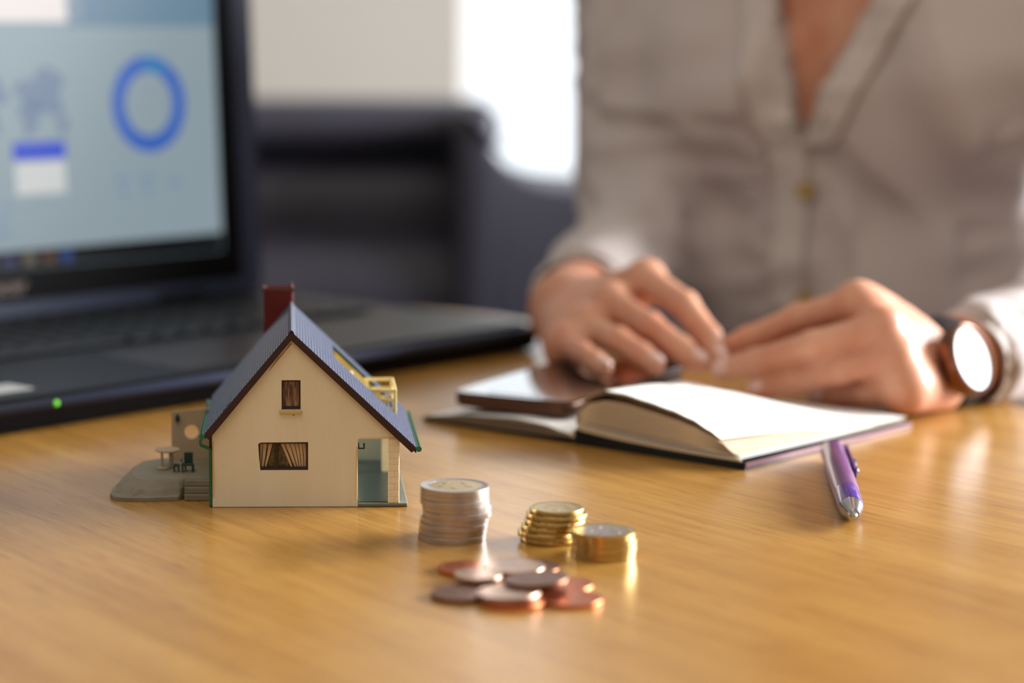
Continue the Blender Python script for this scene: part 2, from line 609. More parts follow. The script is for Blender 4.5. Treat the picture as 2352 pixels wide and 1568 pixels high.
h1 = obj('hinge', bm, M['black_plastic'], laptop, True)
h2 = h1.copy(); col.objects.link(h2); h2.location = (0.285, 0, 0)
# the lid: local frame at the hinge line, leaning back slightly
TILT = math.radians(3.0)


def lidpart(name, bm, m, parent=None, label=None, smooth=False):
    mt = Matrix.Translation((0, 0.235, 0.0175)) @ Matrix.Rotation(-TILT, 4, 'X')
    bmesh.ops.transform(bm, matrix=mt, verts=bm.verts)
    return obj(name, bm, m, parent or laptop, smooth, label=label)


bm = bmesh.new()
outer = rrect(-5, LW + 5, 0, 262, 7)
prism(bm, outer, [], 1.2, 7.5)
lidpart('lid', bm, M['black_plastic'])
bm = bmesh.new()
prism(bm, rrect(-5, LW + 5, 0, 262, 7), [rrect(11, LW - 11, 8, 254, 4)], -0.8, 1.2)
lidpart('lid_rim', bm, M['rim_plastic'])
bm = bmesh.new()
prism(bm, rrect(11.2, LW - 11.2, 8.2, 253.8, 4), [[(27, 27), (LW - 27, 27), (LW - 27, 240), (27, 240)]], -0.3, 1.19)
lidpart('bezel', bm, M['black_plastic'])


def screenmat(name, rgb, k=1.0):
    m = mat(name, (6, 6, 8), 0.3, emit=rgb, estr=k, spec=0.12)
    return m


bm = bmesh.new(); prism(bm, [(27, 27), (LW - 27, 27), (LW - 27, 240), (27, 240)], [], 0.5, 1.1)
disp = lidpart('display', bm, screenmat('display_glow', (142, 158, 166), 0.92))


def onscreen(name, shapes, rgb, d=0.12, k=0.9):
    """shapes: list of (outer, holes) in mm; s measured from the lid's right edge"""
    bm = bmesh.new()
    for o_, h_ in shapes:
        prism(bm, [(LW - a, b) for a, b in o_], [[(LW - a, b) for a, b in h] for h in h_], 0.5 - d, 0.498)
    return lidpart(name, bm, screenmat(name + '_glow', rgb, k), disp)


def rect(s0, s1, z0, z1):
    return [(s0, z0), (s1, z0), (s1, z1), (s0, z1)]


Z0 = 17.5


def circ(cx, cz, r, a0=0, a1=2 * PI, n=40):
    return [(cx + r * math.cos(a0 + (a1 - a0) * i / n), cz + r * math.sin(a0 + (a1 - a0) * i / n)) for i in range(n)]


def arcband(cx, cz, r0, r1, a0, a1, n=36):
    o = [(cx + r1 * math.cos(a0 + (a1 - a0) * i / n), cz + r1 * math.sin(a0 + (a1 - a0) * i / n)) for i in range(n + 1)]
    o += [(cx + r0 * math.cos(a1 + (a0 - a1) * i / n), cz + r0 * math.sin(a1 + (a0 - a1) * i / n)) for i in range(n + 1)]
    return o


CX, CZ = 83.5, 138.7 - Z0
onscreen('ring_chart', [(arcband(CX, CZ, 19.8, 29.5, math.radians(-235), math.radians(82)), [])], (40, 94, 188))
onscreen('ring_chart_slice', [(arcband(CX, CZ, 19.8, 29.5, math.radians(83), math.radians(124)), [])], (30, 116, 184))
onscreen('blue_bar', [(rect(151, 190, 108 - Z0, 118.5 - Z0), [])], (16, 62, 200))
onscreen('white_block', [(rect(152, 189, 88 - Z0, 107 - Z0), [])], (206, 208, 206))  # plain white rectangle below the blue bar
onscreen('white_patch', [(rect(134, 300, 189 - Z0, 250 - Z0), [])], (232, 222, 218), k=0.95)  # plain white rectangle across the upper left of the display
onscreen('header_band', [(rect(28, 145, 186 - Z0, 250 - Z0), [])], (104, 134, 156))
mp = []
for (cx, cz, rx, rz, ph) in ((166, 148, 17, 13, 0.3), (176, 134, 8, 10, 1.2), (208, 150, 14, 12, 2.0), (206, 132, 7, 9, 0.6), (152, 128, 4, 6, 0.1)):
    pts = []
    for i in range(22):
        a = 2 * PI * i / 22
        q = 1 + 0.22 * math.sin(3 * a + ph * 5) + 0.14 * math.sin(5 * a + ph)
        pts.append((cx + rx * q * math.cos(a), cz - Z0 + rz * q * math.sin(a)))
    mp.append((pts, []))
onscreen('world_map', mp, (112, 130, 156))
for s, w, z in ((104, 9, 92), (104, 7, 84), (82, 12, 92), (84, 8, 84), (60, 10, 88), (196, 8, 72), (194, 5, 80), (196, 8, 64)):
    onscreen('caption_text', [(rect(s, s + w, z - Z0, z + 3 - Z0), [])], (116, 142, 172))
onscreen('taskbar', [(rect(27.5, LW - 27.5, 44.8 - Z0, 55.6 - Z0), [])], (5, 6, 10), 0.1)
for s, c in ((150, (40, 70, 140)), (163, (96, 60, 40)), (178, (110, 100, 84)), (193, (60, 58, 100)), (207, (90, 50, 60)), (221, (80, 80, 90))):
    bmn = onscreen('taskbar_icon', [(rect(s, s + 8, 46.6 - Z0, 54 - Z0), [])], c, 0.2, 0.7)
# maker's word under the display
txt = bpy.data.curves.new('wordmark', 'FONT')
txt.body = 'acer'
txt.size = 0.0135
txt.align_x = 'CENTER'
txt.extrude = 0.0001
tmp = bpy.data.objects.new('wordmark', txt)
col.objects.link(tmp)
bpy.context.view_layer.update()
dg = bpy.context.evaluated_depsgraph_get()
me = bpy.data.meshes.new_from_object(tmp.evaluated_get(dg))
bpy.data.objects.remove(tmp)
bm = bmesh.new(); bm.from_mesh(me)
bmesh.ops.transform(bm, matrix=Matrix.Translation((0.213, -0.00042, 0.0135)) @ Matrix.Rotation(PI / 2, 4, 'X'), verts=bm.verts)
lidpart('wordmark', bm, mat('pale_wordmark', (150, 130, 122), 0.5), label='pale grey lettering under the display')

# ------------------------------------------------------------------ the little house
HO = (-46.4, 870.0)
HA = math.radians(1.02)
house = thing('model_house', 'small cream plastic model house with slate roof, red chimney and grey terrace', 'model house', (HO[0], HO[1], 0), HA)
AX, AZ = 31.0, 69.7           # apex
LX, LZ = -2.8, 29.6           # left eave
RX, RZ = 79.8, 23.8           # right eave
YF, YB = -2.2, 88.0
OX0, OX1, OY0, OY1 = 48.6, 71.0, 41.0, 74.0   # balcony opening in the right slope


def zl(x): return AZ - (AX - x) * (AZ - LZ) / (AX - LX)
def zr(x): return AZ - (x - AX) * (AZ - RZ) / (RX - AX)


TH = 2.3   # vertical depth of slab
w1 = (27.2, 34.6, 38.8, 50.4)
w2 = (18.0, 37.5, 14.7, 25.9)
bm = bmesh.new()
wall_poly = [(0, 0.2), (57, 0.2), (57, 27.1), (73.2, 27.1), (73.2, zr(73.2) - TH), (AX, AZ - TH - 0.6), (0, zl(0) - TH)]
prism(bm, wall_poly, [[(w1[0], w1[2]), (w1[1], w1[2]), (w1[1], w1[3]), (w1[0], w1[3])],
                      [(w2[0] + .8, w2[2]), (w2[1], w2[2]), (w2[1], w2[3]), (w2[0] + .9, w2[3] - .1), (w2[0], w2[3] - .7), (w2[0] + .3, 20)]], 0, 1.3)
obj('front_wall', bm, M['cream'], house)
bm = bmesh.new()
box(bm, 0, 1.2, 1.32, 86, 0.2, zl(0) - TH); box(bm, 55.8, 57, 1.32, 86, 1.6, zr(57) - TH)
obj('side_wall', bm, M['cream'], house)
bm = bmesh.new()
prism(bm, [(0, 0.2), (57, 0.2), (72, 0.2), (72, zr(72) - TH), (AX, AZ - TH - .6), (0, zl(0) - TH)], [], 86.1, 87.3)
obj('rear_wall', bm, M['porchwall'], house)
bm = bmesh.new(); box(bm, 57, 76.6, -0.4, 66, 0.1, 1.5, 0.3, 1); obj('porch_slab', bm, M['slab'], house)
bm = bmesh.new(); box(bm, 57.1, 72.6, 1.4, 86, 1.52, 1.8); obj('porch_floor', bm, M['porchfloor'], house)
bm = bmesh.new(); box(bm, 57.1, 73.2, 1.4, 86, 27.2, 27.8); obj('porch_ceiling', bm, M['porchwall'], house)
# corner post faced with bricks
bm = bmesh.new(); box(bm, 69.0, 73.0, 0.13, 3.6, 1.55, 27.05); post = obj('porch_post', bm, M['mortar'], house)
nb = 10
bh = 25.3 / nb
bm = bmesh.new(); box(bm, 0, 2.1, 0, 0.6, 0, bh - 0.14, 0.06, 1); bA = obj('brick', bm, M['cream_brick'], post)
bm = bmesh.new(); box(bm, 0, 1.75, 0, 0.6, 0, bh - 0.28, 0.1, 1); bmS = bm
first = True
spare = []
for r in range(nb):
    z = 1.65 + r * bh
    for c in range(2):
        k = bA if first else bA.copy()
        if not first:
            col.objects.link(k)
        first = False
        off = 0.0 if r % 2 else 0.55
        wd = 2.1 if c == (r % 2) else 1.95
        xs = 68.85 + (0 if c == 0 else (1.78 if r % 2 else 2.54))
        wdt = (1.82 if r % 2 else 2.42) if c == 0 else (2.35 if r % 2 else 1.75)
        k.location = (xs * MM, (0.0 + random.uniform(-.04, .03)) * MM, z * MM)
        k.scale = (wdt / 2.1, 1, 1)
bmS.free()
bm = bmesh.new(); box(bm, 72.75, 73.25, 0.1, 3.7, 1.6, 27.05, 0.1, 1)
obj('post_face', bm, M['cream_brick'], post)
bm = bmesh.new(); box(bm, 69, 73, 61, 64.5, 1.85, 27.05); obj('porch_post', bm, M['cream_brick'], house)
bm = bmesh.new(); tube(bm, [(57.1, 6, 24.6), (57.5, 6, 22.2), (59.6, 6, 22.2), (59.6, 6, 24.3)], 0.42, 8)
obj('wall_hook', bm, M['brown'], house, label='dark red U-shaped hook on the porch wall')
# yellowed glue marks along the wall edges
bm = bmesh.new()
tube(bm, [(0.35, -0.02, 4), (0.4, -0.04, 12), (0.3, -0.03, 20), (0.4, -0.02, 26)], [0.6, 1.1, 0.7, 0.9], 6, squash=0.3)
tube(bm, [(22.5, -0.02, 54.2), (26, -0.05, 58.7), (28.5, -0.04, 61.6), (30.9, -0.03, 64.6)], [0.3, 0.8, 0.5, 0.9], 6, squash=0.35)
tube(bm, [(56.6, -0.02, 3), (56.65, -0.03, 12), (56.6, -0.02, 24)], [0.4, 0.8, 0.5], 6, squash=0.3)
tube(bm, [(58, -0.02, 27.5), (66, -0.03, 27.6), (72.6, -0.02, 27.4)], [0.1, 0.16, 0.4], 6, squash=0.3)
tube(bm, [(31.4, -0.02, 36.9), (31.9, -0.02, 36.4), (32.4, -0.02, 36.9)], [0.3, 0.5, 0.3], 6, squash=0.3)
obj('glue_mark', bm, M['glue'], house, True)


# windows: frame > curtain
def wframe(x0, x1, z0, z1, mull=None):
    bm = bmesh.new()
    t = 0.75
    holes = []
    if mull:
        holes = [[(x0 + t, z0 + 1.1), (mull - .55, z0 + 1.1), (mull - .55, z1 - t), (x0 + t, z1 - t)],
                 [(mull + .55, z0 + 1.1), (x1 - t, z0 + 1.1), (x1 - t, z1 - t), (mull + .55, z1 - t)]]
    else:
        holes = [[(x0 + t, z0 + 1.1), (x1 - t, z0 + 1.1), (x1 - t, z1 - t), (x0 + t, z1 - t)]]
    prism(bm, [(x0 - .4, z0 - .05), (x1 + .3, z0 - .05), (x1 + .3, z1 + .3), (x0 - .4, z1 + .3)], holes, 0.75, 2.1)
    return obj('window_frame', bm, M['brown'], house)


f1 = wframe(*w1)
f2 = wframe(*w2, mull=25.2)
bm = bmesh.new(); box(bm, w1[0] - .3, w1[1] + .3, 2.12, 2.3, w1[2], w1[3]); obj('curtain', bm, M['curtain2'], f1)
bm = bmesh.new()
x = w1[0] + 1.0
while x < w1[1] - 1:
    zt = w1[3] - .8 - random.random() * 1.2
    zb = w1[2] + 1.3 + random.random() * 2.6
    tube(bm, [(x, 2.06, zb), (x + random.uniform(-.12, .12), 2.06, (zb + zt) / 2), (x, 2.06, zt)], [0.06, random.uniform(.06, .16), 0.07], 5)
    x += random.uniform(0.35, 0.75)
obj('curtain_stripe', bm, M['ink'], f1)
bm = bmesh.new(); box(bm, w2[0] - .3, w2[1] + .3, 2.5, 2.7, w2[2], w2[3]); obj('printed_foliage', bm, M['foliage'], f2)
z0c, z1c = w2[2] + 1.1, w2[3] - .75


def pleats(name_, tops, bots, mats, parent):
    bmc, bmi = bmesh.new(), bmesh.new()
    for (ta, tb), (ba, bb) in zip(tops, bots):
        P = []
        for yy in (2.3, 2.48):
            P.append([bmc.verts.new((xx * MM, yy * MM, zz * MM)) for xx, zz in ((ta, z1c + .2), (tb, z1c + .2), ((bb + tb) / 2 + .12, (z0c + z1c) / 2), (bb, z0c), (ba, z0c), ((ba + ta) / 2 + .12, (z0c + z1c) / 2))])
        bmc.faces.new(P[0]); bmc.faces.new(P[1][::-1])
        for i in range(6):
            bmc.faces.new((P[0][i], P[0][(i + 1) % 6], P[1][(i + 1) % 6], P[1][i]))
        tube(bmi, [(tb, 2.28, z1c), ((bb + tb) / 2 + .12, 2.27, (z0c + z1c) / 2), (bb, 2.28, z0c)], [0.07, 0.13, 0.1], 5)
    obj(name_, bmc, mats, parent)
    obj('curtain_stripe', bmi, M['ink'], parent)


pleats('curtain', [(18.7, 19.8), (19.9, 21.5), (22.1, 23.7)], [(18.7, 19.0), (19.2, 20.2), (20.5, 21.2)], M['curtain'], f2)
pleats('curtain', [(26.6, 28.1), (28.2, 30.2), (30.3, 32.1), (32.2, 33.7), (33.8, 35.2), (35.3, 36.7)],
       [(30.6, 31.5), (32.2, 33.0), (33.2, 34.0), (34.1, 34.8), (34.9, 35.8), (35.9, 36.7)], M['curtain'], f2)
bm = bmesh.new(); box(bm, 26.3, 35.1, -1.3, 0, 37.0, 38.8, 0.5, 3); obj('window_sill', bm, M['yellow'], house, True)

# roof slabs
bm = bmesh.new()
prism(bm, [(AX, AZ), (LX, zl(LX)), (LX, zl(LX) - TH), (AX, AZ - TH)], [], YF + 1.0, YB)
obj('left_roof', bm, M['roofslab'], house)
bm = bmesh.new()


def rslab(x0, x1, y0, y1):
    prism(bm, [(x0, zr(x0)), (x1, zr(x1)), (x1, zr(x1) - TH), (x0, zr(x0) - TH)], [], y0, y1)


rslab(AX, OX0, YF + 1, YB); rslab(OX1, RX, YF + 1, YB); rslab(OX0, OX1, YF + 1, OY0); rslab(OX0, OX1, OY1, YB)
obj('right_roof', bm, M['roofslab'], house)


def tiles(side):
    bm = bmesh.new()
    if side < 0:
        e = Vector((LX, 0, zl(LX)))
    else:
        e = Vector((RX, 0, zr(RX)))
    a = Vector((AX, 0, AZ))
    L = (e - a).length
    d = (e - a) / L
    nrm = Vector((-d.z, 0, d.x)) if side > 0 else Vector((d.z, 0, -d.x))
    if nrm.z < 0:
        nrm = -nrm
    nr = int(L / 1.55)
    ln = L / nr
    ny = 48
    wy = (YB - YF - 1.0 + 1.0) / ny
    for i in range(nr):
        s0 = i * ln
        for j in range(ny):
            y = YF + j * wy
            c = a + d * (s0 + ln / 2)
            if side > 0 and OX0 - .2 < c.x < OX1 + .2 and OY0 - .3 < y + wy / 2 < OY1 + .3:
                continue
            if side < 0 and 4.5 < c.x < 7.5 and y + wy / 2 < 3.0 and (i + j) % 3:
                continue
            h = 0.3
            jt = random.uniform(-.03, .03)
            p = lambda s_, y_, z_: bm.verts.new((a + d * s_ + nrm * z_ + Vector((0, y_, 0))) * MM)
            t0, t1, t2 = p(s0, y, 0.03), p(s0, y + wy * .45, 0.24), p(s0, y + wy * .72, 0.03)
            le = ln * .68
            b0, b1, b2 = p(s0 + le, y, h + jt - .1), p(s0 + le, y + wy * .45, h + jt + .1), p(s0 + le, y + wy * .72, h + jt - .1)
            g0, g2 = p(s0 + le, y, 0), p(s0 + le, y + wy * .72, 0)
            bm.faces.new((t0, t1, b1, b0)); bm.faces.new((t1, t2, b2, b1)); bm.faces.new((b0, b1, b2, g2, g0))
            bm.faces.new((t0, b0, g0)); bm.faces.new((t2, g2, b2))
    o = obj('roof_tiles', bm, M['tile'], house)
    o['kind'] = 'stuff'


tiles(-1); tiles(1)
bm = bmesh.new()
prism(bm, [(AX - 1.3, AZ - 1.0), (AX - .9, AZ + .1), (AX, AZ + .75), (AX + .9, AZ + .1), (AX + 1.3, AZ - .85), (AX, AZ + .3)], [], YF - .1, YB)
obj('ridge_cap', bm, M['ridge'], house)
bm = bmesh.new()
prism(bm, [(AX, AZ - .3), (LX - .1, zl(LX) - .3), (LX + 1.5, zl(LX) - 2.3), (AX, AZ - 3.4), (RX - 1.9, zr(RX) - 1.8), (RX, zr(RX) - .3)], [], YF - .1, YF + 1.0)
obj('bargeboard', bm, M['brown'], house)
bm = bmesh.new()
prism(bm, [(AX, AZ - .5), (LX - .1, zl(LX) - .4), (LX + 1.5, zl(LX) - 2.8), (AX, AZ - 3.7), (RX - 1.9, zr(RX) - 2.6), (RX, zr(RX) - .5)], [], YB, YB + .6)
obj('bargeboard', bm, M['brown'], house)
# balcony let into the right slope
bz = 29.5
balcony_z = 40.0
bm = bmesh.new(); box(bm, OX0 - .2, 73.8, OY0, OY1, bz - .8, bz); obj('balcony_floor', bm, M['yellow'], house)
bm = bmesh.new()
prism(bm, [(OX0, bz), (OX1 + 1, bz), (OX1 + 1, zr(OX1 + 1) - .6), (OX0, zr(OX0) - .2)], [], OY1 - .7, OY1)
prism(bm, [(OX0, bz), (OX1 + 1, bz), (OX1 + 1, zr(OX1 + 1) - 1.6), (OX0, zr(OX0) - 1.6)], [], OY0, OY0 + .7)
box(bm, OX0 - .6, OX0, OY0, OY1, bz, zr(OX0) - 1)
obj('balcony_wall', bm, M['yellow'], house)
bm = bmesh.new()
prism(bm, [(OX0, zr(OX0) + .25), (OX1, zr(OX1) + .25), (OX1, zr(OX1) - 1.3), (OX0, zr(OX0) - 1.3)], [], OY1 - 1.1, OY1 - .72)
obj('opening_trim', bm, M['darkgreen'], house)


def railing(y, name):
    bm = bmesh.new()
    x0 = AX + (AZ - balcony_z) / 0.9406
    box(bm, x0 - .8, 74, y, y + .9, balcony_z - 1.5, balcony_z, .3, 2)
    box(bm, x0 + 2.4, 73.8, y + .1, y + .8, balcony_z - 5.4, balcony_z - 3.9, .3, 2)
    box(bm, x0 + 6.2, 73.8, y + .1, y + .8, balcony_z - 9.2, balcony_z - 7.6, .3, 2)
    box(bm, 72.7, 74, y, y + 1.1, bz, balcony_z, .35, 2)
    box(bm, x0 - .2, x0 + .9, y, y + 1.0, bz + 6, balcony_z, .3, 2)
    return obj(name, bm, M['paleyellow'], house, True)


railing(OY0 + .4, 'railing'); railing(OY1 - 2.2, 'railing')
bm = bmesh.new()
for k, (za, zb) in enumerate(((balcony_z - 1.5, balcony_z), (balcony_z - 5.4, balcony_z - 3.9), (balcony_z - 9.2, balcony_z - 7.6))):
    box(bm, 73.2, 74.1, OY0 + .5, OY1 - 1.4, za, zb, .3, 2)
obj('railing', bm, M['paleyellow'], house, True)
bm = bmesh.new()
box(bm, 62.0, 73.6, OY1 - 2.0, OY1 - 1.3, balcony_z - 4.9, balcony_z - 4.0)
obj('railing_panel', bm, M['yellow'], house)
# chimney
CHX0, CHX1, CHY, CHT = 19.4, 31.9, YB + .65, 74.6
bm = bmesh.new(); box(bm, CHX0, CHX1, CHY, CHY + 10, 0.3, CHT, .2, 1); obj('chimney', bm, M['red'], house)
bm = bmesh.new()
prism(bm, [(CHX0 - .3, CHY - .3), (CHX1 + .3, CHY - .3), (CHX1 + .3, CHY + 10.3), (CHX0 - .3, CHY + 10.3)],
      [[(CHX0 + 1, CHY + 1), (CHX1 - 1, CHY + 1), (CHX1 - 1, CHY + 9), (CHX0 + 1, CHY + 9)]], CHT, CHT + 1.6, 'xy')
obj('chimney_cap', bm, M['redcap'], house)
bm = bmesh.new(); box(bm, CHX1 - 1.3, CHX1 - .4, CHY - .1, CHY + 1, CHT + 1.6, CHT + 4.2, .2, 1); obj('chimney_nub', bm, M['redcap'], house)


# gutters and downpipe
def gutter(x, z, y0, y1):
    bm = bmesh.new()
    n_ = 10
    rows = []
    for y in (y0, y1):
        rows.append([bm.verts.new(((x + 1.15 * math.cos(PI + PI * k / n_)) * MM, y * MM, (z + 1.15 * math.sin(PI + PI * k / n_)) * MM)) for k in range(n_ + 1)] +
                    [bm.verts.new(((x + .8 * math.cos(2 * PI - PI * k / n_)) * MM, y * MM, (z + .8 * math.sin(2 * PI - PI * k / n_)) * MM)) for k in range(n_ + 1)])
    m_ = len(rows[0])
    for k in range(m_):
        bm.faces.new((rows[0][k], rows[0][(k + 1) % m_], rows[1][(k + 1) % m_], rows[1][k]))
    lathe(bm, [(0, 0), (1.15, 0), (1.15, .4), (0, .4)], 14, M=Matrix.Translation((x * MM, (y0 - .2) * MM, z * MM)) @ Matrix.Rotation(-PI / 2, 4, 'X'))
    return obj('gutter', bm, M['green'], house)


gutter(-3.9, 28.6, -2.2, YB); gutter(80.7, 23.4, -2.2, YB)
bm = bmesh.new()
tube(bm, [(-4.3, -.6, 27.6), (-4.6, -.6, 26.2), (-4.4, -.4, 24.9), (-1.4, .2, 23.6), (-.75, .6, 22.9), (-.75, .6, .6)], .62, 10)
obj('downpipe', bm, M['green'], house, True)
bm = bmesh.new(); box(bm, -1.2, -.05, 1.6, 3, 0.2, 30.0); obj('corner_trim', bm, M['brown'], house)

# terrace
bot = [(-0.3, 17), (-11.8, 16.6), (-14, 12.5), (-26, 10.6), (-35, 11), (-39.5, 13.5), (-41.6, 19), (-41.4, 30), (-39.5, 45), (-35, 59), (-26, 66), (-0.3, 67)]
top = [(-0.3, 17.4), (-11.8, 17.4), (-14, 17.4), (-23, 16.8), (-28, 17.5), (-31, 20), (-32.5, 25), (-33.5, 33), (-33, 45), (-30, 55), (-23, 61), (-0.3, 62)]


def dens(loop, k=4):
    out = []
    for i in range(len(loop)):
        a, b = loop[i], loop[(i + 1) % len(loop)]
        for j in range(k):
            out.append((a[0] + (b[0] - a[0]) * j / k, a[1] + (b[1] - a[1]) * j / k))
    return out


B_, T_ = dens(bot), dens(top)
bm = bmesh.new()
rings = []
for q, zz in ((0, 0.1), (0, 1.6), (.22, 2.4), (.42, 4.4), (.7, 6.2), (.9, 7.4), (1, 7.9)):
    ring = []
    for (bx_, by_), (tx, ty) in zip(B_, T_):
        wob = 0 if (q in (0, 1) or bx_ > -12.5 and by_ < 20 or bx_ > -1) else noise.noise(Vector((bx_ * .35, by_ * .35, zz))) * 1.5
        ring.append(bm.verts.new(((bx_ + (tx - bx_) * q + wob) * MM, (by_ + (ty - by_) * q + wob * .6) * MM, (zz + wob * .5) * MM)))
    rings.append(ring)
for a, b in zip(rings[:-1], rings[1:]):
    for i in range(len(a)):
        bm.faces.new((a[i], a[(i + 1) % len(a)], b[(i + 1) % len(a)], b[i]))
bm.faces.new(rings[0][::-1]); bm.faces.new(rings[-1])
obj('terrace', bm, M['groundgrey'], house)
for k in range(3):
    bm = bmesh.new(); box(bm, -11.6, -1.3, 12.0 + 1.8 * k, 17.3, 0.1 + 2.55 * k, 2.6 + 2.55 * k, .25, 1)
    obj('step', bm, M['groundgrey'], house)
bm = bmesh.new()
prism(bm, [(-18.9, 7.9), (-.4, 7.9), (-.4, 29.7), (-18.9, 27.9)], [circ(-10.6, 19.4, 3.0, n=28)], 58.5, 59.9)
obj('screen_wall', bm, M['screenwall'], house)
bm = bmesh.new(); lathe(bm, [(0, -1.6), (.7, -1.4), (1.0, 0), (.7, 1.2), (.3, 1.9), (0, 2)], 12, M=Matrix.Translation((-16.4 * MM, 57.6 * MM, 25.2 * MM)))
obj('wall_lamp', bm, M['darkgreen'], house, True)
bm = bmesh.new()
lathe(bm, [(0, 15), (4.6, 15), (5.0, 15.3), (4.9, 15.8), (0, 15.9)], 28, M=Matrix.Translation((-19.6 * MM, 40 * MM, 0)) @ Matrix.Diagonal((1, 1.1, 1, 1)))
tube(bm, [(-21.8, 39, 8.6), (-21.9, 39, 15)], .45, 8); tube(bm, [(-18, 40.5, 8), (-18.4, 40.5, 15)], .9, 8)
lathe(bm, [(0, 8), (2.6, 8), (2.7, 8.4), (2.3, 8.7), (0, 8.7)], 20, M=Matrix.Translation((-21.6 * MM, 38.5 * MM, 0)))
obj('terrace_table', bm, M['screenwall'], house)
bm = bmesh.new()
box(bm, -12.6, -9.0, 33.6, 34.4, 11.0, 15.6, .2, 1); box(bm, -13.6, -8.8, 30.4, 33.6, 10.6, 11.5, .2, 1)
for q in ((-13.4, 30.6), (-9.4, 30.6), (-12.4, 33.4), (-9.2, 33.4)):
    box(bm, q[0], q[0] + .7, q[1], q[1] + .7, 7.95, 10.7)
box(bm, -13.9, -13.2, 30.4, 33.8, 12.4, 13.0)
obj('terrace_chair', bm, M['darkgreen'], house)
bm = bmesh.new()
box(bm, -16.8, -14.4, 31.0, 33.4, 10.4, 11.0)
for q in ((-16.8, 31), (-15.1, 31), (-16.8, 32.8), (-15.1, 32.8)):
    box(bm, q[0], q[0] + .6, q[1], q[1] + .6, 7.95, 10.5)
obj('terrace_stool', bm, M['darkgreen'], house)

# ------------------------------------------------------------------ coins
def onlevel(px, py, z):
    """point of height z (mm above the table) on the sight line through a point of the photograph"""
    p = site(px, py, 1000.0)
    c0 = Vector((0, 0, CAMH))
    d = p - c0
    t = (z - CAMH) / d.z
    return c0 + d * t


def coin_profile(D, T):
    R = D / 2
    return [(0, .12), (R - 1.5, .12), (R - 1.2, 0.0), (R - .13, 0.0), (R, .14), (R, T - .14), (R - .13, T), (R - 1.2, T), (R - 1.5, T - .12), (0, T - .12)]


def coin_mesh(D, T, notch=0):
    bm = bmesh.new()
    n_ = 84
    lathe(bm, coin_profile(D, T), n_)
    if notch:
        R = D / 2
        for v in bm.verts:
            r = math.hypot(v.co.x, v.co.y) / MM
            if r > R - 0.15:
                a = math.atan2(v.co.y, v.co.x)
                k = 1 - (0.010 if notch > 20 and int(round(a / (2 * PI / n_))) % 2 else 0.0)
                if notch == 7:
                    ph = (a / (2 * PI) * 7) % 1
                    k = 1 - 0.022 * math.exp(-((ph - .5) / .07) ** 2)
                v.co.x *= k; v.co.y *= k
    # a little raised relief on both faces
    return bm


def relief(bm, D, T, seed):
    rr = random.Random(seed)
    R = D / 2
    for k in range(5):
        a = 2 * PI * k / 5 + .4; q = 0.42 * R
        x, y = q * math.cos(a), q * math.sin(a)
        w, h = rr.uniform(.8, 1.9), rr.uniform(.5, .9)
        M_ = Matrix.Translation((x * MM, y * MM, (T - .14) * MM)) @ Matrix.Rotation(rr.uniform(0, PI), 4, 'Z')
        box(bm, -w, w, -h, h, 0, .09, .04, 1, M=M_)


COIN = {'2': (25.75, 2.2), '1': (23.25, 2.33), '20': (22.25, 2.14), '10': (19.75, 1.93), '5c': (21.25, 1.67), '2c': (18.75, 1.67), '1c': (16.25, 1.67)}
protos = {}


def make_coin(kind, tone=None):
    key = (kind, tone)
    if key in protos:
        return copy_tree(protos[key])
    D, T = COIN[kind]
    if kind in ('2', '1'):
        r = bpy.data.objects.new('coin', None); col.objects.link(r); r.empty_display_size = .005
        ri = 9.4 if kind == '2' else 8.4
        outer_m, inner_m = ('nickel', 'nordic') if kind == '2' else ('nordic', 'nickel')
        bm = bmesh.new()
        R = D / 2
        lathe(bm, [(ri, .14), (R - 1.5, .14), (R - 1.2, 0), (R - .13, 0), (R, .12), (R, T - .12), (R - .13, T), (R - 1.2, T), (R - 1.5, T - .14), (ri, T - .14)], 96, close=True)
        obj('outer_ring', bm, M[outer_m], r, True)
        bm = bmesh.new()
        lathe(bm, [(0, .16), (ri - .01, .16), (ri - .01, T - .16), (0, T - .16)], 72)
        relief(bm, D, T, 3)
        obj('centre', bm, M[inner_m], r, True)
    else:
        bm = coin_mesh(D, T, {'20': 7, '10': 40}.get(kind, 0))
        relief(bm, D, T, 5)
        r = obj('coin', bm, M[tone or 'nordic'])
        for p in r.data.polygons:
            p.use_smooth = len(p.vertices) == 4 and p.area > 1e-8 and abs(p.normal.z) < .5
    protos[key] = r
    return r


def place(o, p, z, rz=0.0, tilt=(0, 0), label='', group=None):
    o.location = (p[0] * MM, p[1] * MM, TZ + z * MM)
    o.rotation_euler = (tilt[0], tilt[1], rz)
    tag(o, label, 'coin', group)


ORD = ['topmost', 'second from the top', 'third from the top', 'fourth from the top', 'fifth from the top', 'sixth from the top', 'seventh from the top', 'second from the bottom', 'bottom']
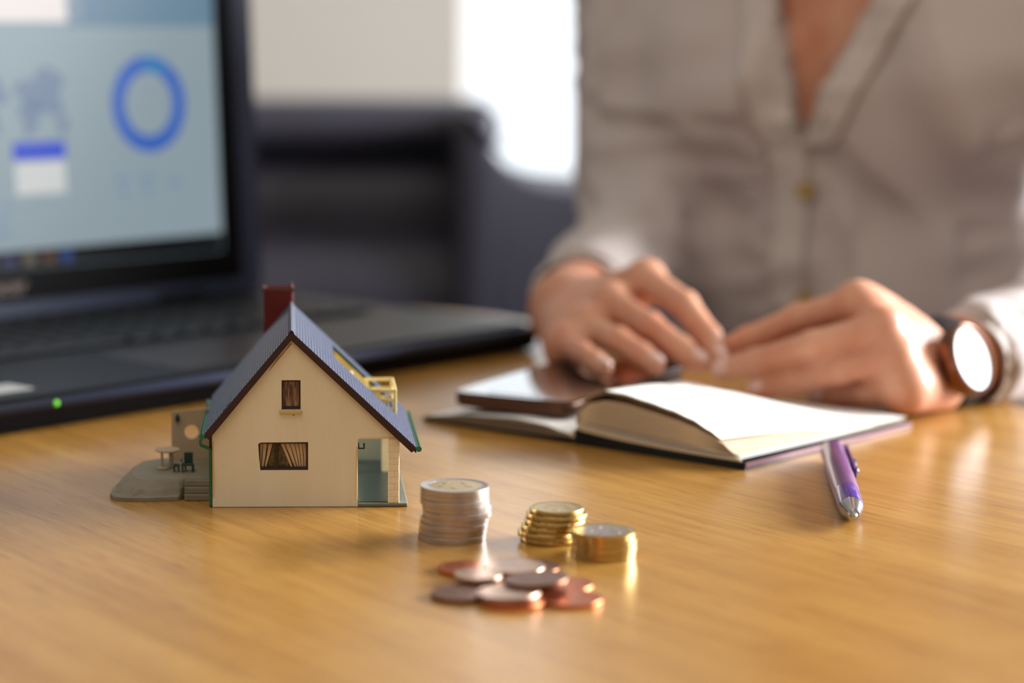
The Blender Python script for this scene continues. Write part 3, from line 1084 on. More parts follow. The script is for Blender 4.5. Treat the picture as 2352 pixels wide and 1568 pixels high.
# tall stack: centres (photo x) from the top down
z = 0.0
cx = [1043.2, 1043.5, 1044.5, 1049, 1050, 1045, 1042.6, 1041, 1039]
for i in range(8, -1, -1):
    b = onlevel(cx[i], 1234.5, 0)
    yj = (0, .5, -.4, .3, -.3, .6, 0, .4, 0)[i]
    place(make_coin('2'), (b.x, 817.4 + yj), z, random.uniform(0, 6), (0, 0),
          'silver-rimmed coin with a brassy centre, %s in the tall stack' % ORD[i] if i == 0 else 'silver-edged coin, %s in the tall stack of nine' % ORD[i], 'coins in the tall silver stack')
    z += COIN['2'][1] + .012
ORD6 = ['topmost', 'second from the top', 'third from the top', 'third from the bottom', 'second from the bottom', 'bottom']
z = 0.0
kinds = ['10', '20', '20', '20', '20', '20']
cx = [1278, 1278, 1274.4, 1267, 1258.5, 1264.7]
for i in range(5, -1, -1):
    b = onlevel(cx[i], 1241, 0)
    place(make_coin(kinds[i]), (b.x, 812.8 + (0, .4, -.3, .2, 0, .3)[i]), z, random.uniform(0, 6), (0, 0),
          ('small brassy coin with a ridged edge, topmost in the middle stack' if i == 0 else 'brassy gold coin, %s in the middle stack of six' % ORD6[i]), 'coins in the middle brass stack')
    z += COIN[kinds[i]][1] + .012
ORD4 = ['topmost', 'second from the top', 'third from the top', 'bottom']
z = 0.0
cx = [1384, 1388, 1388, 1386]
for i in range(3, -1, -1):
    b = onlevel(cx[i], 1275, 0)
    place(make_coin('1'), (b.x, 789.5 + (0, .3, -.2, 0)[i]), z, random.uniform(0, 6), (0, 0),
          ('gold-rimmed coin with a silvery centre, topmost in the short stack' if i == 0 else 'gold-edged coin, %s in the short stack of four' % ORD4[i]), 'coins in the short right stack')
    z += COIN['1'][1] + .012
# the loose copper pile
T_ = 1.67
pile = [
    ('2c', 'copper', 1068, 1306, 0.0, (0, 0), 'orange copper coin at the back left of the loose pile'),
    ('2c', 'oldcopper', 1224, 1303, 0.0, (0, 0), 'dark copper coin peeking out at the back right of the pile'),
    ('5c', 'palecopper', 1180, 1302, 1.69, (0.0, 0.0), 'large pale copper coin lying across the back of the pile'),
    ('5c', 'oldcopper', 1160, 1341, 0.0, (0, 0), 'flat coin in the middle of the pile under the pale ones'),
    ('1c', 'palecopper', 1098, 1322, 1.69, (0.0, 0.0), 'small pale coin resting on the orange one at the left of the pile'),
    ('2c', 'oldcopper', 1054, 1366, 0.0, (0, 0), 'brown coin at the front left corner of the pile'),
    ('5c', 'copper', 1176, 1381, 0.0, (0, 0), 'red copper coin under the pale one at the front of the pile'),
    ('5c', 'palecopper', 1166, 1363, 1.75, (-0.03, -0.03), 'pale worn coin at the front centre of the pile'),
    ('2c', 'copper', 1298, 1344, 0.0, (0, 0), 'copper coin at the right of the pile behind the front one'),
    ('5c', 'oldcopper', 1232, 1332, 3.45, (-0.03, 0.07), 'brown copper coin lying tilted on top of the pile'),
    ('5c', 'copper', 1310, 1376, 0.0, (0, 0), 'bright copper coin at the front right corner of the pile'),
]
for kind, tone, px_, py_, z_, tl, lb in pile:
    p = onlevel(px_, py_, z_ + T_ / 2)
    place(make_coin(kind, tone), p, z_, random.uniform(0, 6), tl, lb, 'loose copper coins')

# ------------------------------------------------------------------ notebook
NA = math.atan2(-0.677, 0.736)
nbk = thing('notebook', 'open black notebook with white pages lying in front of the hands', 'notebook', (110, 1004, 0), NA)


def interp(x, pts):
    if x <= pts[0][0]:
        return pts[0][1]
    for (a, b), (c, d) in zip(pts[:-1], pts[1:]):
        if x <= c:
            t = (x - a) / (c - a)
            t = t * t * (3 - 2 * t) * .5 + t * .5
            return b + (d - b) * t
    return pts[-1][1]


def fr_(y): return max(0.0, 1 - y / 110.0)
def cov_r(x, y): return 2.1 + 1.0 * fr_(y) + (3.9 * math.exp(-x / 32.0)) * fr_(y) ** .7
def cov_l(x, y): return 2.0 + 1.2 * math.exp(-abs(x) / 18.0) * fr_(y)


bm = bmesh.new(); sheet(bm, lambda u, v: (u * 89.5, -.4 + v * 144.0, cov_r(u * 89.5, v * 144)), 20, 12, 1.9)
for v_ in bm.verts:
    if v_.index >= 21 * 13 or v_.co.z < cov_r(v_.co.x / MM, (v_.co.y / MM + .4)) * MM - .0015:
        v_.co.z = .0002
obj('front_cover', bm, M['cover'], nbk, True)
bm = bmesh.new(); sheet(bm, lambda u, v: (-89.5 * (1 - u), -.4 + v * 144.0, cov_l(-89.5 * (1 - u), v * 144)), 20, 12, 1.8); obj('back_cover', bm, M['cover'], nbk, True)
bm = bmesh.new(); sheet(bm, lambda u, v: (89.55 + u * .35, v * 143.0, cov_r(89, v * 144) - .1), 1, 12, 1.6); obj('cover_edge', bm, M['coveredge'], nbk)
# page blocks
bm = bmesh.new()
sheet(bm, lambda u, v: (1.0 + u * 86.0, v * 142.0, cov_r(1 + u * 86, v * 142) + .1 + 2.4 * (1 - .55 * u) * (1 - .3 * v)), 24, 12, 0)
obj('lower_page', bm, M['paper'], nbk, True)
bm = bmesh.new()
rows = []
for i in range(25):
    x = 1.0 + 86.0 * i / 24
    rows.append((x, cov_r(x, 0) + .05, cov_r(x, 0) + .1 + 2.4 * (1 - .55 * i / 24)))
for (xa, a0, a1), (xb, b0, b1) in zip(rows[:-1], rows[1:]):
    box(bm, xa, xb, 0.02, .7, 0, 1)
    vv = list(bm.verts)[-8:]
    for v in vv:
        first_ = abs(v.co.x - xa * MM) < 1e-7
        lo, hi = (a0, a1) if first_ else (b0, b1)
        v.co.z = (hi - .05 if v.co.z > .5 * MM else lo) * MM
bmesh.ops.remove_doubles(bm, verts=bm.verts, dist=1e-6)
obj('page_edges', bm, M['paperedge'], nbk)
bm = bmesh.new()


def lt(u, y):
    x = u * 87.0
    return cov_l(-x, y) + .1 + interp(x, [(0, .6), (6, 2.0), (18, 4.6), (34, 5.4), (60, 4.2), (87, 1.0)])


sheet(bm, lambda u, v: (-u * 87.0, v * 142.0, lt(u, v * 142)), 28, 8, 0)
obj('left_page', bm, M['paper'], nbk, True)
for q, xe in ((.0, 87), (.4, 87), (.75, 87)):
    bm = bmesh.new()
    sheet(bm, lambda u, v: (-u * xe, v * 141.5 + .1, cov_l(-u * xe, v * 142) + .12 + q * (lt(u, v * 142) - cov_l(-u * xe, v * 142)) ), 24, 6, 0.2)
    obj('page', bm, M['paperedge'], nbk, True)
ARCH = [(0, 1.5), (2.5, 9), (8, 15.2), (16, 18.6), (27, 18.8), (39, 17.4), (52, 15.4), (62, 13.0), (71, 9.4), (77, 6.4), (87, 3.0)]
AY = [(0, 1.0), (34, .98), (60, .86), (84, .62), (104, .36), (120, .14), (133, .04), (143, .02)]


def archz(x, y, k):
    return cov_r(x, y) + 2.4 + k * interp(x, ARCH) * interp(y, AY)


def leaf(k, xe, name='page', m='paper', th=.12):
    bm = bmesh.new()

    def f(u, v):
        y = v * 142.0
        e = xe + (87.5 - xe) * min(1, y / 110)
        x = .5 + u * (e - .5)
        return (x, y, archz(x, y, k))
    sheet(bm, f, 34, 18, th)
    return obj(name, bm, M[m], nbk, True)


leaf(1.0, 77.0, 'top_page')
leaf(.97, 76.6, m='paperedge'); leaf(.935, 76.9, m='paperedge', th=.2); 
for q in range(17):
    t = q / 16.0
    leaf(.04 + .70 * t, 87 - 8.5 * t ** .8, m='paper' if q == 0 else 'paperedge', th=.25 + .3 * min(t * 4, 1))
# handwriting: a few faint pencil lines on the top page
bm = bmesh.new()
rr = random.Random(4)
for row in range(5):
    y = 18 + row * 19
    x = 24.0
    while x < 66:
        L_ = rr.uniform(3, 9)
        if rr.random() < .55:
            pts = []
            for k in range(7):
                xx = x + L_ * k / 6
                yy = y + rr.uniform(-.8, .8)
                pts.append((xx, yy, archz(xx, yy, 1.0) + .06))
            tube(bm, pts, .12, 4)
        x += L_ + rr.uniform(2, 5)
obj('handwriting', bm, mat('pencil_grey', (168, 172, 190), 0.8), nbk)
bm = bmesh.new()
tube(bm, [(0, -.3, 3.6), (0, 30, 3.2), (0, 142, 2.4)], [2.6, 2.4, 2.0], 12); obj('spine', bm, M['paperedge'], nbk, True)

# ------------------------------------------------------------------ phone
PA = math.atan2(-0.53, 0.848)
ph = thing('phone', 'dark smartphone with bronze edges lying on the left page of the notebook', 'phone', (109.5, 1022, 8.9), PA)
# local x to the right (0 is the right side), local y along the phone
bm = bmesh.new(); prism(bm, rrect(-63, 0, 0, 136, 9, 8), [], 0.0, 6.4, 'xy')
be = [e for e in bm.edges if abs(e.verts[0].co.z - e.verts[1].co.z) < 1e-7 and len(e.link_faces) == 2 and any(abs(f.normal.z) < .1 for f in e.link_faces) and any(abs(f.normal.z) > .9 for f in e.link_faces)]
bm.normal_update()
be = [e for e in bm.edges if len(e.link_faces) == 2 and abs(abs(e.link_faces[0].normal.z) - abs(e.link_faces[1].normal.z)) > .8]
bmesh.ops.bevel(bm, geom=be, offset=1.4 * MM, segments=3, profile=.5, affect='EDGES')
obj('body', bm, M['phoneside'], ph, True)
bm = bmesh.new(); prism(bm, rrect(-62.4, -.6, .6, 135.4, 8.6, 8), [], 6.42, 7.0, 'xy'); obj('screen_glass', bm, M['phoneglass'], ph)
bm = bmesh.new(); prism(bm, rrect(-46, -19, 5, 7, .9), [], 7.02, 7.06, 'xy'); obj('speaker_slot', bm, M['black_plastic'], ph)
bm = bmesh.new(); box(bm, .0, .35, 92, 104, 2.2, 4.2, .15, 1); box(bm, .0, .35, 108, 118, 2.2, 4.2, .15, 1); obj('side_button', bm, M['phoneside'], ph)

# ------------------------------------------------------------------ pen
a_ = onlevel(1962, 1194, 4.0)
b_ = onlevel(1909, 1026, 5.5)
pd = (b_ - a_); pd.z = 0
plen = 146.0
pen = thing('pen', 'purple ballpoint pen with a silver tip pointing at the viewer beside the notebook', 'pen', (a_.x, a_.y, 0), math.atan2(pd.y, pd.x))
# the pen's tip at local 0, body along local x
RX = Matrix.Translation((0, 0, 5.3 * MM)) @ Matrix.Rotation(PI / 2, 4, 'Y')


def penpart(name, prof, m, **k):
    bm = bmesh.new(); lathe(bm, prof, 32, M=RX); return obj(name, bm, M[m], pen, True, **k)


penpart('tip', [(0, 0), (.9, .1), (1.3, 1.2), (1.5, 3.0), (2.2, 3.4), (3.2, 9), (4.1, 13), (4.5, 15.5), (0, 15.5)], 'chrome')
penpart('ball_point', [(0, -2.2), (.45, -2.0), (.6, .1), (0, .1)], 'chrome')
penpart('grip', [(0, 15.5), (4.55, 15.5), (4.8, 18), (5.0, 38), (4.9, 40.6), (0, 40.6)], 'violet')
penpart('barrel', [(0, 40.7), (4.9, 40.7), (5.15, 46), (5.25, 90), (5.2, 131), (4.6, 133), (0, 133)], 'purple')
penpart('push_button', [(0, 133.1), (2.6, 133.1), (2.6, 140), (2.2, 141), (0, 141)], 'violet')
bm = bmesh.new()
box(bm, 78, 131, -6.6, -5.3, 4.5, 8.6, .5, 2); box(bm, 122, 131, -6.0, -3.0, 4.6, 8.4, .5, 2)
obj('clip', bm, M['purple'], pen, True)
for s0, s1, h in ((92, 106, 1.6), (80, 86, 1.2)):
    bm = bmesh.new(); lathe(bm, [(0, -.9), (.9, -.7), (1.3, 0), (.9, .7), (0, .9)], 16)
    bmesh.ops.transform(bm, matrix=Matrix.Translation(((s0 + s1) / 2 * MM, -6.7 * MM, 6.9 * MM)) @ Matrix.Diagonal(((s1 - s0) / 2.6, .8, h, 1)), verts=bm.verts)
    obj('clip_button', bm, M['blueclip'], pen, True)


# ------------------------------------------------------------------ the person: distance fields to meshes
class Field:
    def __init__(self, lo, hi, h):
        self.h = h
        self.lo = np.array(lo, float)
        n_ = np.ceil((np.array(hi) - self.lo) / h).astype(int) + 1
        ax = [self.lo[i] + h * np.arange(n_[i]) for i in range(3)]
        self.X, self.Y, self.Z = np.meshgrid(*ax, indexing='ij')
        self.X = self.X.astype(np.float32); self.Y = self.Y.astype(np.float32); self.Z = self.Z.astype(np.float32)

    def cap(self, a, b, r1, r2, squash=None):
        a = np.array(a, float); b = np.array(b, float)
        ba = b - a
        L2 = float(ba @ ba) + 1e-9
        px, py, pz = self.X - a[0], self.Y - a[1], self.Z - a[2]
        t = np.clip((px * ba[0] + py * ba[1] + pz * ba[2]) / L2, 0, 1)
        dx, dy, dz = px - t * ba[0], py - t * ba[1], pz - t * ba[2]
        if squash is not None:       # squash = (direction, factor>1 makes it thinner that way)
            n_ = np.array(squash[0], float); n_ /= np.linalg.norm(n_)
            q = (dx * n_[0] + dy * n_[1] + dz * n_[2]) * (squash[1] - 1)
            dx, dy, dz = dx + q * n_[0], dy + q * n_[1], dz + q * n_[2]
        return np.sqrt(dx * dx + dy * dy + dz * dz) - (r1 + (r2 - r1) * t)

    def ell(self, c, ax3, r3):
        d = None
        px, py, pz = self.X - c[0], self.Y - c[1], self.Z - c[2]
        s_ = 0
        for a, r in zip(ax3, r3):
            q = (px * a[0] + py * a[1] + pz * a[2]) / r
            s_ = s_ + q * q
        k = np.sqrt(s_)
        return (k - 1) * min(r3)

    def mesh(self, f, M_=None):
        s = f < 0
        n = np.array(f.shape)
        acc = np.zeros(tuple(n - 1) + (3,), np.float32)
        cnt = np.zeros(tuple(n - 1), np.float32)
        def sl(i, j, k): return (slice(i, n[0] - 1 + i), slice(j, n[1] - 1 + j), slice(k, n[2] - 1 + k))
        corners = [(i, j, k) for i in (0, 1) for j in (0, 1) for k in (0, 1)]
        for c0 in corners:
            for ax in range(3):
                if c0[ax]:
                    continue
                c1 = list(c0); c1[ax] = 1
                fa, fb = f[sl(*c0)], f[sl(*c1)]
                m_ = (fa < 0) != (fb < 0)
                t = np.where(m_, fa / (fa - fb + 1e-12), 0)
                for d in range(3):
                    acc[..., d] += m_ * (c0[d] + (t if d == ax else 0))
                cnt += m_
        act = cnt > 0
        idx = -np.ones(act.shape, int)
        ii = np.argwhere(act)
        idx[act] = np.arange(len(ii))
        P = acc[act] / cnt[act][:, None] + ii
        P = self.lo + P * self.h
        faces = []
        for ax in range(3):
            a = [slice(None)] * 3; b = [slice(None)] * 3
            a[ax] = slice(0, n[ax] - 1); b[ax] = slice(1, n[ax])
            ch = s[tuple(a)] != s[tuple(b)]
            o1, o2 = [d for d in range(3) if d != ax]
            E_ = np.argwhere(ch)
            ok = (E_[:, o1] > 0) & (E_[:, o2] > 0) & (E_[:, o1] < n[o1] - 1) & (E_[:, o2] < n[o2] - 1)
            E_ = E_[ok]
            q = []
            for d1, d2 in ((-1, -1), (0, -1), (0, 0), (-1, 0)):
                e = E_.copy(); e[:, o1] += d1; e[:, o2] += d2
                q.append(idx[e[:, 0], e[:, 1], e[:, 2]])
            q = np.stack(q, 1)
            ins = s[E_[:, 0], E_[:, 1], E_[:, 2]]
            flip = ins if ax != 1 else ~ins
            q[~flip] = q[~flip][:, ::-1]
            faces.append(q)
        F = np.concatenate(faces)
        me = bpy.data.meshes.new('m')
        P = P * MM
        me.from_pydata(P.tolist(), [], F.tolist())
        return me


def smin(a, b, k):
    h = np.clip(.5 + .5 * (b - a) / k, 0, 1)
    return b + (a - b) * h - k * h * (1 - h)


def V3(p): return np.array([p[0], p[1], p[2]], float)


# torso frame: she is turned towards the lower left of the picture
PSI = math.radians(35)
Lx = np.array([math.cos(PSI), -math.sin(PSI), 0.0])      # towards her left
Fx = np.array([-math.sin(PSI), -math.cos(PSI), 0.0])     # forwards
Zx = np.array([0, 0, 1.0])
C0 = np.array([362.0, 1497.0, 0.0])


def tp(a, b, z):
    return C0 + Lx * a + Fx * (b + (z - 150) * 0.10) + Zx * z


shR, shL = tp(-165, -8, 288), tp(165, -8, 288)
elR = np.array([208.0, 1490.0, 46.0]); wrR = V3(site(1300, 716, 1240))
wrL = V3(site(2182, 840, 1116)); elL = np.array([505.0, 1292.0, 42.0])

HL = {  # left hand (right in the picture)
    'idx': [site(1968, 695, 1100), site(1835, 730, 1118), site(1722, 778, 1126), site(1655, 810, 1132)],
    'mid': [site(2025, 754, 1080), site(1866, 792, 1080), site(1742, 828, 1096), site(1662, 848, 1106)],
    'rng': [site(2055, 822, 1071), site(1930, 851, 1074), site(1818, 876, 1090), site(1745, 889, 1099)],
    'pnk': [site(2075, 880, 1067), site(1988, 903, 1080), site(1926, 911, 1092), site(1880, 914, 1098)],
    'thb': [site(2070, 800, 1104), site(1985, 796, 1112), site(1885, 812, 1124), site(1815, 828, 1130)]}
HR = {
    'idx': [site(1482, 642, 1178), site(1572, 700, 1145), site(1628, 774, 1126), site(1648, 820, 1116)],
    'mid': [site(1402, 694, 1166), site(1492, 748, 1132), site(1562, 800, 1116), site(1602, 831, 1107)],
    'rng': [site(1345, 748, 1158), site(1420, 782, 1124), site(1472, 815, 1108), site(1503, 837, 1098)],
    'pnk': [site(1302, 790, 1150), site(1338, 812, 1118), site(1366, 832, 1100), site(1385, 845, 1090)],
    'thb': [site(1340, 720, 1215), site(1440, 765, 1190), site(1510, 800, 1160), site(1560, 818, 1138)]}
FR = {'idx': (8.4, 7.2, 6.5, 5.7), 'mid': (8.4, 7.0, 6.4, 5.8), 'rng': (8.0, 6.6, 6.1, 5.6), 'pnk': (7.4, 6.1, 5.7, 5.2), 'thb': (12, 10, 8.8, 7.6)}


def hand_field(F, H, wr, el, nd):
    """nd: outward normal of the back of the hand"""
    mc = None
    for k in ('idx', 'mid', 'rng', 'pnk'):
        d = F.cap(wr + (V3(H[k][0]) - wr) * .12, V3(H[k][0]) - nd * 1.0, 13.5, 10.2)
        mc = d if mc is None else smin(mc, d, 9)
        mc = smin(mc, F.cap(wr + (V3(H[k][0]) - wr) * .35 - nd * 8, V3(H[k][0]) - nd * 7.0, 10.5, 7.5), 8)
    d = F.cap(wr + nd * 0, wr + (el - wr) * .35, 17.5, 22)
    d = smin(d, F.cap(wr + np.array([0, 0, 6.0]), wr + (el - wr) * .3 + np.array([0, 0, 4.0]), 15.5, 20), 10)
    mc = smin(mc, d, 16)
    for k in ('idx', 'mid', 'rng', 'pnk'):     # knuckles
        mc = smin(mc, F.cap(V3(H[k][0]) + nd * 1.5, V3(H[k][0]) + nd * 1.5, 9.8, 9.8), 5)
    if H is HL:      # ball of the little finger side, and the thumb side of the back of the hand
        mc = smin(mc, F.cap(V3(site(2172, 878, 1102)), V3(site(2085, 893, 1070)), 13, 10), 9)
        mc = smin(mc, F.cap(V3(site(2135, 788, 1112)), V3(site(2010, 716, 1100)), 13, 9.5), 9)
    out = None
    for k in ('idx', 'mid', 'rng', 'pnk', 'thb'):
        J = [V3(p) for p in H[k]]
        R = FR[k]
        fd = None
        if k == 'thb':
            J = [wr + (J[0] - wr) * (.62 if H is HL else .3)] + J
            R = (12,) + R
        for i in range(len(J) - 1):
            d = F.cap(J[i], J[i + 1], R[i], R[i + 1])
            fd = d if fd is None else smin(fd, d, 2.2)
            if i > 0:
                fd = smin(fd, F.cap(J[i], J[i], R[i] * 1.06, R[i] * 1.06), 1.5)
        one = smin(mc, fd, 4.5 if k != 'thb' else 10)
        out = one if out is None else np.minimum(out, one)
    return out


def bounds(H, wr, el):
    P = [V3(p) for k in H for p in H[k]] + [wr, wr + (el - wr) * .34]
    P = np.array(P)
    return P.min(0) - 30, P.max(0) + 30


def surf(me_list, voxel, name):
    bm = bmesh.new()
    for m_ in me_list:
        bm.from_mesh(m_)
    me = bpy.data.meshes.new(name)
    bm.to_mesh(me); bm.free()
    o = bpy.data.objects.new(name, me)
    col.objects.link(o)
    md = o.modifiers.new('r', 'REMESH'); md.mode = 'VOXEL'; md.voxel_size = voxel
    sm = o.modifiers.new('s', 'SMOOTH'); sm.iterations = 2; sm.factor = .5
    bpy.context.view_layer.update()
    dg_ = bpy.context.evaluated_depsgraph_get()
    m2 = bpy.data.meshes.new_from_object(o.evaluated_get(dg_))
    bpy.data.objects.remove(o)
    return m2


ndL = np.array([-.15, -.62, .77]); ndL /= np.linalg.norm(ndL)
ndR = np.array([.35, -.45, .82]); ndR /= np.linalg.norm(ndR)
parts_ = []
for H, wr, el, nd in ((HL, wrL, elL, ndL), (HR, wrR, elR, ndR)):
    lo, hi = bounds(H, wr, el)
    F = Field(lo, hi, 1.5)
    parts_.append(F.mesh(hand_field(F, H, wr, el, nd)))

hip = tp(0, -35, -215)
headc = tp(0, 40, 468)
FH = Fx * .97 + np.array([0, 0, -.25]); FH /= np.linalg.norm(FH)


def torso_field(F, g=0.0, sleeves=False):
    d = F.ell(tp(0, 0, 175), (Lx, Fx, Zx), (150 + g, 98 + g, 160 + g))
    d = smin(d, F.ell(tp(0, 0, 10), (Lx, Fx, Zx), (132 + g, 88 + g, 170 + g)), 40)
    d = smin(d, F.ell(tp(0, -15, -190), (Lx, Fx, Zx), (168 + g, 112 + g, 115 + g)), 40)
    d = smin(d, F.cap(tp(-140, -8, 285), tp(140, -8, 285), 48 + g, 48 + g), 40)
    for s_ in (-1, 1):
        d = smin(d, F.ell(tp(s_ * 72, 68, 150), (Lx, Fx, Zx), (60 + g, 52 + g, 60 + g)), 26)
    arms = F.cap(shR, elR, 44 + g, 32 + g)
    arms = np.minimum(arms, F.cap(shL, elL, 46 + g, 38 + g))
    d = smin(d, arms, 22)
    return d


F = Field(tp(0, 0, 0) - np.array([330, 420, 330]), tp(0, 0, 0) + np.array([330, 260, 640]), 6.0)
d = torso_field(F, -3)
d = smin(d, F.cap(elR, elR + (wrR - elR) * .8, 31, 20), 14)
d = smin(d, F.cap(elL, elL + (wrL - elL) * .8, 32, 21), 14)
d = smin(d, F.cap(tp(0, -18, 290), tp(0, 10, 400), 54, 50), 30)
hc = headc
d = smin(d, F.ell(hc, (Lx, Fx, Zx), (74, 92, 104)), 18)
d = smin(d, F.ell(hc + FH * 42 - Zx * 55, (Lx, Fx, Zx), (48, 46, 52)), 22)
nose = smin(F.cap(hc + Fx * 88 + Zx * 8, hc + Fx * 108 - Zx * 26, 6, 11), F.ell(hc + Fx * 90 - Zx * 58, (Lx, Fx, Zx), (22, 9, 8)), 4)
d = smin(d, nose, 9)
for s_ in (-1, 1):
    d = np.minimum(d, F.ell(hc + Lx * 76 * s_ - Fx * 8 - Zx * 12, (Lx, Fx, Zx), (9, 17, 30)))
    d = np.maximum(d, -F.ell(hc + Lx * 31 * s_ + Fx * 98 + Zx * 6, (Lx, Fx, Zx), (15, 12, 9)))
    d = np.minimum(d, F.ell(hc + Lx * 31 * s_ + Fx * 84 + Zx * 6, (Lx, Fx, Zx), (12, 9, 8)))
ed_ = ((F.X - 232) * .835 + (F.Y - 1318) * .55) + 25
d = np.where(ed_ < 14, np.maximum(d, 3.0 - F.Z), d)
parts_.append(F.mesh(d))
me = surf(parts_, 0.0016, 'body')
for v in me.vertices:
    if v.co.z < .0006 and v.co.z > -.03 and (v.co.x / MM - 232) * .835 + (v.co.y / MM - 1318) * .55 < -23:
        v.co.z = .0006
# the strap and the case press on the wrist
wfa = Vector(elL - wrL).normalized()
wwn = Vector((.66, -.66, .34)).normalized()
wwc = Vector(wrL) + wfa * -7 + Vector((0, 0, 1.5)) - wwn * 3
wcp = site(2223, 826, 1083) + wwn * 2.5
for v in me.vertices:
    p = v.co / MM - wwc
    if p.length > 60:
        continue
    p = v.co / MM - wcp
    h_ = p.dot(wwn)
    q_ = (p - wwn * h_).length
    if h_ > -9.6 and q_ < 20:
        v.co = (wcp + (p - wwn * h_) - wwn * 9.6) * MM
    p = v.co / MM - wwc
    t = p.dot(wfa)
    if abs(t) < 24:
        r_ = p - wfa * t
        lim = 21.4 + max(0, abs(t) - 11) * 1.4
        if r_.length > lim:
            v.co = (wwc + wfa * t + r_.normalized() * lim) * MM
        if abs(t) < 12:
            v.co.z = max(v.co.z, .0042)
pc, ps = math.cos(-PA), math.sin(-PA)
for v in me.vertices:       # fingertips rest flat on the phone
    dx_, dy_ = v.co.x / MM - 109.5, v.co.y / MM - 1022
    lx_, ly_ = dx_ * pc - dy_ * ps, dx_ * ps + dy_ * pc
    if -65 < lx_ < 2 and -2 < ly_ < 138 and .004 < v.co.z < .0161:
        v.co.z = .0161
me.materials.clear(); me.materials.append(M['skin'])
for p in me.polygons:
    p.use_smooth = True
person = bpy.data.objects.new('person', None)
col.objects.link(person)
person.location = (0, 0, TZ)
tag(person, 'person in an off-white linen shirt, both hands over the phone and notebook', 'person')
body = bpy.data.objects.new('body', me)
col.objects.link(body)
body.parent = person

# fingernails
for H, nd, view in ((HL, ndL, 1), (HR, ndR, 1)):
    for k in ('idx', 'mid', 'rng', 'pnk'):
        a, b = V3(H[k][2]), V3(H[k][3])
        ax = (b - a) / np.linalg.norm(b - a)
        up = nd - ax * (nd @ ax)
        up = up / np.linalg.norm(up)
        up = up * .9 + np.array([0, -.45 if H is HL else .1, 0]); up = up - ax * (up @ ax); up /= np.linalg.norm(up)
        sd = np.cross(ax, up)
        r = FR[k][3]
        bm = bmesh.new()
        bmesh.ops.create_uvsphere(bm, u_segments=16, v_segments=10, radius=1.0)
        c = b + up * (r * .62) - ax * .6
        mt = Matrix(((ax[0] * 6.0, sd[0] * r * .74, up[0] * r * .45, c[0]), (ax[1] * 6.0, sd[1] * r * .74, up[1] * r * .45, c[1]), (ax[2] * 6.0, sd[2] * r * .74, up[2] * r * .45, c[2]), (0, 0, 0, 1000.0)))
        mt = Matrix([[mt[i][j] * MM for j in range(4)] for i in range(3)] + [[0, 0, 0, 1]])
        bmesh.ops.transform(bm, matrix=mt, verts=bm.verts)
        obj('fingernail', bm, M['nail'], person, True)

# shirt ------------------------------------------------------------
F = Field(tp(0, 0, 0) - np.array([350, 440, 200]), tp(0, 0, 0) + np.array([340, 250, 400]), 4.5)
d = torso_field(F, 9.0)
cuR = elR + (wrR - elR) * .86
cuL = elL + (wrL - elL) * .95
d1 = F.cap(elR, cuR, 37, 28)
d1 = smin(d1, F.cap(shR, elR, 55, 42), 16)
d2 = F.cap(elL, cuL, 42, 27)
d2 = smin(d2, F.cap(shL, elL, 55, 47), 16)
d = smin(d, np.minimum(d1, d2), 12)
# loose cloth gathered over the table edge
d = smin(d, F.ell(tp(10, 52, 25), (Lx, Fx, Zx), (130, 62, 75)), 30)
# nothing below the table top where the table is, and open at wrists
for c_, e_ in ((cuR, elR), (cuL, elL)):
    a_ = (e_ - c_) / np.linalg.norm(e_ - c_)
    near = np.sqrt((F.X - c_[0]) ** 2 + (F.Y - c_[1]) ** 2 + (F.Z - c_[2]) ** 2) < 75
    pl = -((F.X - c_[0]) * a_[0] + (F.Y - c_[1]) * a_[1] + (F.Z - c_[2]) * a_[2])
    d = np.where(near, np.maximum(d, pl), d)
edge = ((F.X - 232) * .835 + (F.Y - 1318) * .55) + 25
tabl = np.maximum(edge, F.Z - 1.2)
cut = np.minimum(-F.Z + 1.2, 1e3)
d = np.where(edge < 14, np.maximum(d, 1.2 - F.Z), d)
d = np.maximum(d, -170 - F.Z)
me = F.mesh(d)
bm = bmesh.new(); bm.from_mesh(me)
bmesh.ops.smooth_vert(bm, verts=bm.verts, factor=.5, use_axis_x=True, use_axis_y=True, use_axis_z=True)
bm.normal_update()
# folds
LxV, FxV = Vector(Lx), Vector(Fx)
C0V = Vector(C0)
for v in bm.verts:
    p = v.co / MM
    q = p - C0V
    a, b = q.dot(LxV), q.dot(FxV)
    arm = min((p - Vector(elR)).length, (p - Vector(elL)).length) < 150 and p.z < 130 or abs(a) > 150
    if arm:
        n1 = noise.noise(Vector((p.x * .018, p.y * .018, p.z * .042)))
        n2 = noise.noise(Vector((p.x * .05 + 9, p.y * .05, p.z * .03)))
        dsp = 5.0 * (1 - 2 * abs(n1)) - 2.5 + 2.4 * n2
    else:
        # drapes radiating down from the opening
        s = 1 if a > 0 else -1
        u = (a * s * .85 + (p.z - 60) * .5)
        w = (a * s * .5 - (p.z - 60) * .85)
        n1 = noise.noise(Vector((u * .017 + 3 * s, w * .006, 2.0 + s)))
        n2 = noise.noise(Vector((a * .012, b * .01, p.z * .035 + 5)))
        dsp = 10.0 * (1 - 2.2 * abs(n1)) - 3.5 + 5.0 * n2
    if p.z < 8 and (p.x - 232) * .835 + (p.y - 1318) * .55 < 14:
        dsp = max(0, dsp) * .3
    v.co += v.normal * dsp * MM
    if v.co.z < 0.8 * MM and ((v.co.x / MM - 232) * .835 + (v.co.y / MM - 1318) * .55) < -16:
        v.co.z = 0.8 * MM
bm.normal_update()
# neckline opening
kill = []
VZ = 112.0


def vlim(z):
    t = z - VZ
    return (-10 - .12 * t - .0005 * t * t, -10 + .48 * t)


